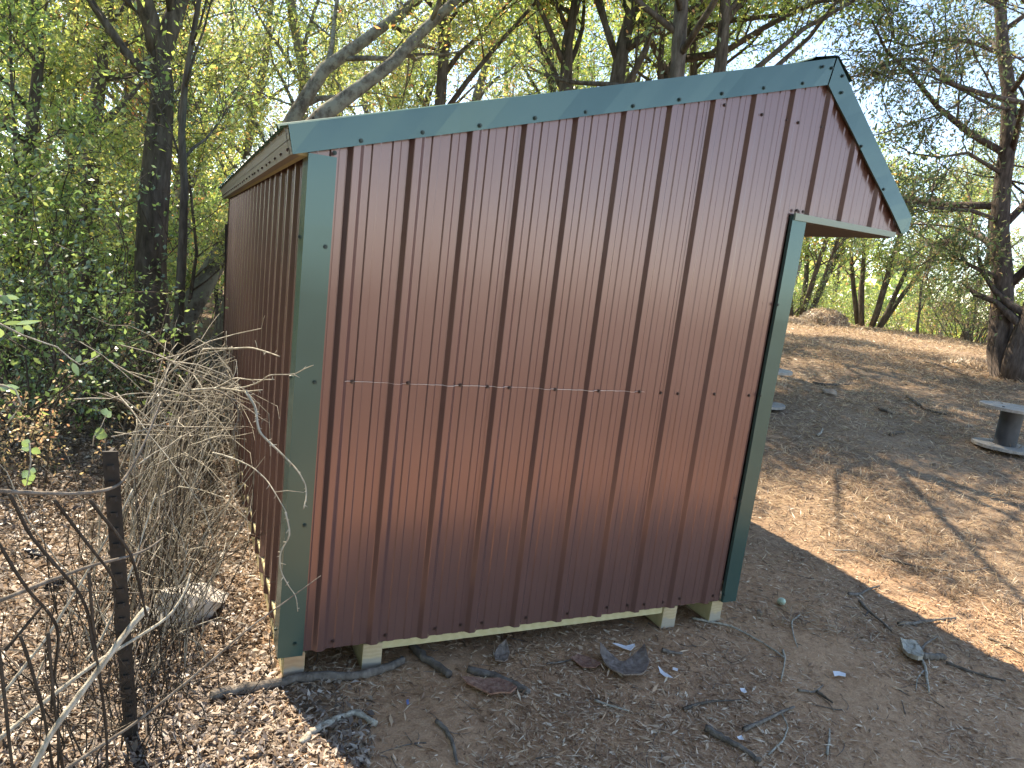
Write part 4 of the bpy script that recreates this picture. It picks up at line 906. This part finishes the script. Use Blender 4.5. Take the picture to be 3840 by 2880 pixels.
def cane(fn, pts, d0, d1, r, label, m, group=None, thorns=0, twigs=(), taper=.45):
    n = len(pts); P = np.array([at(*fn(*q), d0 + (d1 - d0) * i / max(1, n - 1)) for i, q in enumerate(pts)])
    t = np.linspace(0, 1, (n - 1) * 4 + 1); s = np.linspace(0, 1, n); Q = np.stack([np.interp(t, s, P[:, i]) for i in range(3)], 1)
    for _ in range(2): Q[1:-1] = .25 * Q[:-2] + .5 * Q[1:-1] + .25 * Q[2:]
    Q[:, 2] = np.maximum(Q[:, 2], ground_h(Q[:, 0], Q[:, 1]) + .004)
    c = Q[0].copy(); rng = np.random.default_rng(int(pts[0][0] * 3 + pts[0][1] + 5)); R = np.linspace(r, r * taper, len(Q))
    mb = MB(); mb.tube(Q - c, R * (1 + .06 * rng.standard_normal(len(Q))), 7); o = mb.build('bramble_cane', m, None, True); o.location = tuple(c); tag(o, label, 'cane', group)
    if thorns:
        e = MB()
        for i in range(thorns):
            p, d = sample(Q, rng.uniform(.03, .98)); sd = side_dir(rng, d, 1.2); e.tube([p - c, p - c + sd * rng.uniform(.008, .022)], [.0025, .0006], 4, cap=False)
        e.build('thorns', m, o)['kind'] = 'stuff'
    for tw in twigs:
        T = np.array([at(*fn(*q), d1 if d0 == d1 else (d0 + d1) / 2) for q in tw]); e = MB(); e.tube(T - c, np.linspace(r * .5, r * .2, len(T)), 5); e.build('side_twig', m, o, True)
    return o
cane(z8, [(560, 385), (640, 372), (900, 374), (1170, 355), (1280, 382), (1440, 432), (1548, 472)], 3.1, 2.6, .0048, 'highest pale cane reaching level across the brown side wall', M_CANE, thorns=5, twigs=[[(1260, 370), (1250, 310), (1232, 262)], [(1490, 430), (1515, 395)]])
cane(z8, [(120, 690), (250, 570), (400, 485), (560, 432), (840, 390)], 3.2, 3.0, .0045, 'pale cane rising just below the highest one', M_CANE, thorns=3)
cane(z8, [(430, 908), (740, 882), (950, 902), (1090, 932), (1325, 906)], 3.0, 2.7, .0055, 'straight yellowish cane pointing right at mid height', M_CANE, thorns=3)
cane(z8, [(970, 887), (1100, 872), (1250, 822), (1340, 772), (1420, 706), (1740, 710), (1870, 632), (1988, 586)], 2.75, 2.45, .0032, 'thin forked twig whose tip crosses the green corner trim', M_CANE, thorns=6, twigs=[[(1740, 710), (1810, 746)]])
cane(z8, [(700, 890), (790, 850), (920, 772), (1000, 750), (1150, 775), (1300, 776), (1482, 770)], 2.95, 2.6, .0040, 'grey cane with an upright side shoot against the side wall', M_CANE, thorns=5, twigs=[[(925, 770), (980, 670), (996, 530)]])
cane(z8, [(1112, 930), (1170, 1020), (1240, 1130), (1252, 1260), (1282, 1450), (1400, 1570), (1540, 1700), (1680, 1840), (1790, 1960), (1890, 2140), (1900, 2290), (1860, 2450)], 2.7, 2.42, .0058, 'long thorny cane arching down across the green corner trim', M_CANE, thorns=26, taper=.35)
cane(r7, [(1850, 0), (1885, 150), (1812, 262), (1815, 380), (1870, 480), (1920, 545), (1930, 645)], 2.43, 2.40, .0032, 'thin thorny tip dangling before the lower corner trim', M_CANE, thorns=12)
cane(r4, [(1380, 1275), (1430, 1285), (1540, 1322), (1640, 1370), (1730, 1452), (1780, 1530), (1860, 1670)], 2.75, 2.45, .0036, 'thin drooping cane low on the brown side wall', M_CANE, thorns=8, twigs=[[(1780, 1530), (1860, 1520), (1970, 1532)]])
cane(z8, [(700, 900), (850, 960), (960, 1080), (1025, 1170), (1015, 1300), (950, 1430), (965, 1560)], 2.85, 2.75, .0036, 'dark thin cane hanging down beside the side wall', M_STICK, thorns=5, twigs=[[(1025, 1170), (1100, 1140), (1150, 1130)]])
cane(z8, [(780, 930), (1000, 1060), (1140, 1150), (1290, 1260), (1415, 1336)], 2.85, 2.6, .0032, 'straight thin twig slanting down over the side wall', M_STICK, thorns=4)
cane(r7, [(-40, 1500), (260, 1250), (620, 975), (830, 850), (1100, 680), (1200, 520), (1235, 400)], 2.25, 2.55, .0075, 'long pale cane rising from the lower left corner past the near post', M_CANE)
cane(r7, [(955, 615), (850, 740), (700, 940), (520, 1180), (330, 1430), (200, 1690)], 2.2, 2.05, .0095, 'thick pale broken cane slanting in front of the near post', M_CANE, taper=.9)
cane(r7, [(420, 1670), (640, 1520), (870, 1375), (1250, 1070), (1600, 760), (1850, 580), (2080, 412)], 2.1, 2.35, .0062, 'long straight stick whose tip points at the brown wall panel', M_STICK, taper=.25)
cane(r7, [(-30, 585), (300, 452), (600, 342), (830, 290), (960, 240), (1060, 165)], 2.15, 2.45, .0065, 'grey curving cane crossing the near post at half height', M_STICK)
cane(r4, [(-30, 1522), (250, 1537), (500, 1542), (650, 1525), (770, 1490), (850, 1380), (940, 1200), (1000, 1050), (1042, 945)], 2.2, 2.7, .0068, 'long grey cane bending up behind the top of the near post', M_STICK)
cane(r7, [(-20, 1230), (150, 1010), (300, 820), (480, 530), (640, 260), (790, 0), (860, -150)], 2.45, 2.65, .0058, 'pale straight cane slanting up to the right behind the near post', M_CANE)
cane(r7, [(560, 960), (640, 860), (760, 600), (870, 330), (945, 80), (1010, -120)], 2.55, 2.75, .0052, 'second pale straight cane, closer to the near post', M_CANE)
gw = 'dark bent stems before the near post'
DL = ['longest dark stem bending down just left of the near post', 'short dark stem slanting into the upper part of the near post', 'dark stem with a sharp elbow at the left edge below the wire', 'dark stem crossing in front of the near post and ending right of it', 'dark upright stem at the bottom left, second from the edge', 'dark upright stem hugging the bottom left edge', 'dark upright stem at the bottom left, third from the edge', 'short stubby dark stem with a cut top left of the near post', 'short dark side stem slanting up to the elbow at the left edge']
for pts in ([(60, -120), (120, 0), (190, 150), (400, 390), (500, 500), (570, 640), (600, 860), (640, 1000), (690, 1400), (695, 1690)], [(350, -80), (410, 0), (600, 250), (700, 370), (765, 490)], [(-20, 180), (100, 390), (200, 530), (300, 630), (372, 740), (380, 850), (345, 1100), (330, 1300)],
            [(580, -80), (640, 0), (740, 120), (850, 270), (900, 450), (950, 680)], [(130, 800), (200, 1000), (270, 1250), (310, 1450), (345, 1690)], [(-10, 880), (30, 1200), (60, 1500), (85, 1690)], [(310, 780), (330, 1000), (345, 1200), (410, 1690)], [(575, 390), (600, 700), (622, 905)], [(30, 900), (150, 760), (270, 610)]):
    cane(r7, pts, 2.1, 2.15, .0048, DL.pop(0), M_CANED, gw, taper=.8)
# tangle of thinner canes that nobody could count
def thicket(name, n, m, seed, label, hmax, rr, y0=-.35, y1=3.6):
    rng = np.random.default_rng(seed); mb = MB()
    for i in range(n):
        y = y0 + (y1 - y0) * rng.random() ** 1.25
        xl = -.50 + .06 * y; x = xl + rng.normal(0, .16) - .03
        x = min(x, -.17 - .025 * y)
        z = gz(x, y); h = hmax * rng.uniform(.35, 1.0) * (.75 + .25 * math.sin(y * 2 + 1)); 
        lean = rng.normal(0, .35, 2) + np.array([.10 if y < 1.5 else .0, 0]); ns = 7; t = np.linspace(0, 1, ns); arch = rng.uniform(-.1, .55)
        Q = np.stack([x + lean[0] * h * t ** 1.3 + .02 * np.sin(6 * t + i), y + lean[1] * h * t ** 1.3 + .02 * np.cos(5 * t + 2 * i), z + h * (t - arch * t ** 3)], 1)
        Q[:, 0] = np.minimum(Q[:, 0], -.065 - .025 * Q[:, 1]); Q[1:] += rng.standard_normal((ns - 1, 3)) * .010
        r = rng.uniform(*rr); mb.tube(Q, np.linspace(r, r * .35, ns), 4, cap=False)
        if rng.random() < .6:
            for q in range(rng.integers(1, 4)):
                p, d = sample(Q, rng.uniform(.4, .95)); tw = branch_pts(rng, p, side_dir(rng, d, .8), rng.uniform(.08, .25), 3, .25, -.05); tw[:, 0] = np.minimum(tw[:, 0], -.05 - .025 * tw[:, 1]); mb.tube(tw, np.linspace(r * .5, .0008, 4), 3, cap=False)
    tag(mb.build(name, m, None, True), label, 'brush', kind='stuff')
thicket('cane_thicket', 280, M_CANE, 61, 'pale tangle of cut canes along the wire fence', 1.0, (.0016, .0042), .15, 3.4)
thicket('stem_thicket', 340, M_CANED, 62, 'dark upright dead stems among the pale canes by the fence', .95, (.0016, .0036))
rng = np.random.default_rng(66); mb = MB()
for i in range(95):
    y = rng.uniform(1.0, 3.2); x = -.75 + .1 * y + rng.normal(0, .12); a = rng.normal(.15, .7); L = rng.uniform(.5, 1.0); h = rng.uniform(.55, 1.12); t = np.linspace(0, 1, 9)
    Q = np.stack([x + L * np.cos(a) * t ** 1.4, y + L * np.sin(a) * t ** 1.4, gz(x, y) + h * np.sin(np.pi * .78 * t) * 1.02], 1); Q[1:] += rng.standard_normal((8, 3)) * .012
    Q[:, 0] = np.minimum(Q[:, 0], -.075 - .025 * Q[:, 1]); r = rng.uniform(.002, .0052); mb.tube(Q, np.linspace(r, r * .35, 9), 5, cap=False)
tag(mb.build('arching_canes', M_CANE, None, True), 'pale dead canes arching over from behind the wire fence', 'brush', kind='stuff')
# arching heap of pale canes over the second post
rng = np.random.default_rng(63); mb = MB()
for i in range(42):
    p = at(*dpt(rng.uniform(300, 520), rng.uniform(770, 960)), rng.uniform(2.8, 4.6)); a = rng.normal(-.3, .8)
    dv = np.array([math.cos(a) * .9, rng.normal(0, .5), rng.normal(-.1, .25)]); Q = branch_pts(rng, p - dv * .25, dv, rng.uniform(.3, .8), 6, .16, -.05)
    Q[:, 0] = np.minimum(Q[:, 0], -.06 - .025 * Q[:, 1]); r = rng.uniform(.0015, .004); mb.tube(Q, np.linspace(r, r * .4, 7), 4, cap=False)
tag(mb.build('cane_heap', M_CANE, None, True), 'heap of pale arching canes thrown over the fence by the second post', 'brush', kind='stuff')
# dead stems and twigs on the forest floor
rng = np.random.default_rng(64); mb = MB()
for i in range(700):
    a = math.radians(rng.uniform(-15, 2)); dd = rng.uniform(2.3, 9) ; x = CAM[0] + dd * math.sin(a); y = CAM[1] + dd * math.cos(a)
    if x > -.1 - .025 * y: continue
    Q = branch_pts(rng, np.array([x, y, gz(x, y) + .01]), np.array([rng.normal(), rng.normal(), abs(rng.normal(0, .35))]), rng.uniform(.15, .7), 4, .18, -.03); Q[:, 2] = np.maximum(Q[:, 2], -.135); r = rng.uniform(.0015, .004)
    mb.tube(Q, np.linspace(r, r * .4, 5), 4, cap=False)
tag(mb.build('dead_twigs', M_STICK, None, True), 'dead twigs scattered over the leaf litter left of the fence', 'twigs', kind='stuff')

rng = np.random.default_rng(65); mb = MB()
for i in range(650):
    X, Y, d = polar_pts(rng, 1, 0, 64, 2.2, 7.0, 1.1); x, y = float(X[0]), float(Y[0])
    if 0 < x < 2.45 and y > .25: continue
    a = rng.uniform(0, 6.28); L = .03 + .16 * rng.random() ** 2.5; k = rng.normal(0, .5); t = np.linspace(0, 1, 5)
    qx = x + L * t * math.cos(a) - k * L * t * t * math.sin(a); qy = y + L * t * math.sin(a) + k * L * t * t * math.cos(a); r = rng.uniform(.0012, .0032)
    mb.tube(np.stack([qx, qy, ground_h(qx, qy) + r + .004 * rng.random()], 1), np.linspace(r, r * .5, 5), 4, cap=False)
tag(mb.build('twig_bits', M_STICK, None, True), 'small broken twigs scattered over the dirt before the shed', 'twigs', kind='stuff')

# leafy sprigs close at the left edge
def sprig(fn, stem, dist, leaves, label, name='leafy_sprig'):
    P = np.array([at(*fn(*q), dist) for q in stem]); c = P[0].copy(); o = empty(name, tuple(c)); tag(o, label, 'sprig')
    mb = MB(); mb.tube(P - c, np.linspace(.0032, .0016, len(P)), 5); mb.build('stem', M_CANE, o, True)
    rng = np.random.default_rng(int(stem[0][1]))
    for (bx, by, tx, ty, wpx) in leaves:
        A = at(*fn(bx, by), dist); B = at(*fn(tx, ty), dist + rng.uniform(-.02, .02)); ax = B - A; L = np.linalg.norm(ax); ax = ax / L
        sd = unit(np.cross(ax, CAM - A) * 1.0 + rng.standard_normal(3) * .4 * 0 + np.array([0, 0, rng.normal(0, .3)]) * np.linalg.norm(ax)); sd = unit(sd - ax * (sd @ ax)); nr = np.cross(sd, ax); wd = wpx * .5787 / F * dist * .5
        prof = [(0, .0), (.2, .75), (.45, 1.0), (.75, .65), (1, 0)]; v = []; f = []
        for t, q in prof: v += [A - c + ax * L * t + sd * wd * q - nr * wd * .25 * q, A - c + ax * L * t - nr * L * .03 * t, A - c + ax * L * t - sd * wd * q - nr * wd * .25 * q]
        for i in range(4): f += [(3 * i, 3 * i + 1, 3 * i + 4, 3 * i + 3), (3 * i + 1, 3 * i + 2, 3 * i + 5, 3 * i + 4)]
        e = MB(); e.add(v, f); e.build('leaf', L_SPRIG, o, True)
L_SPRIG = leafmat('leaf_fresh', [(0, (.055, .095, .028)), (.5, (.08, .13, .035)), (1, (.13, .17, .055))], .42, .14)
sprig(r4, [(-20, 430), (60, 470), (140, 510), (250, 550), (370, 590), (450, 660), (520, 705), (600, 670), (650, 640)], 2.6, [(0, 470, -20, 540, 50), (20, 440, 140, 425, 22), (80, 440, 275, 420, 24), (100, 460, 150, 490, 30), (150, 445, 215, 485, 28), (470, 690, 510, 780, 34), (500, 690, 520, 640, 30)], 'thin green vine with narrow leaves at the left edge, upper one')
sprig(r4, [(-20, 250), (30, 270), (75, 310)], 2.4, [(10, 250, 40, 300, 40), (30, 260, 128, 275, 28), (30, 265, 80, 320, 24), (-10, 260, 10, 310, 34)], 'cluster of narrow green leaves at the left edge, topmost')
sprig(r4, [(-20, 830), (40, 845), (100, 870), (140, 960), (90, 1030), (40, 1090)], 2.4, [(0, 840, 55, 870, 40), (30, 840, 130, 855, 26), (60, 850, 125, 905, 28)], 'drooping green shoot at the left edge below the vine')
sprig(r4, [(190, 1210), (200, 1330), (185, 1420), (170, 1500)], 2.9, [(195, 1225, 140, 1200, 50), (200, 1240, 135, 1250, 40), (205, 1250, 265, 1280, 42), (190, 1390, 145, 1440, 48), (190, 1390, 235, 1400, 44), (190, 1420, 215, 1460, 50), (180, 1450, 160, 1490, 50)], 'low vine with round green leaves above the fence wire')
sprig(r4, [(600, 1230), (610, 1170), (650, 1120), (690, 1030)], 3.2, [(610, 1150, 698, 1170, 56), (615, 1135, 680, 1130, 40), (680, 1040, 720, 1005, 50), (670, 1030, 690, 985, 44)], 'small vine with broad bright leaves beyond the near post')
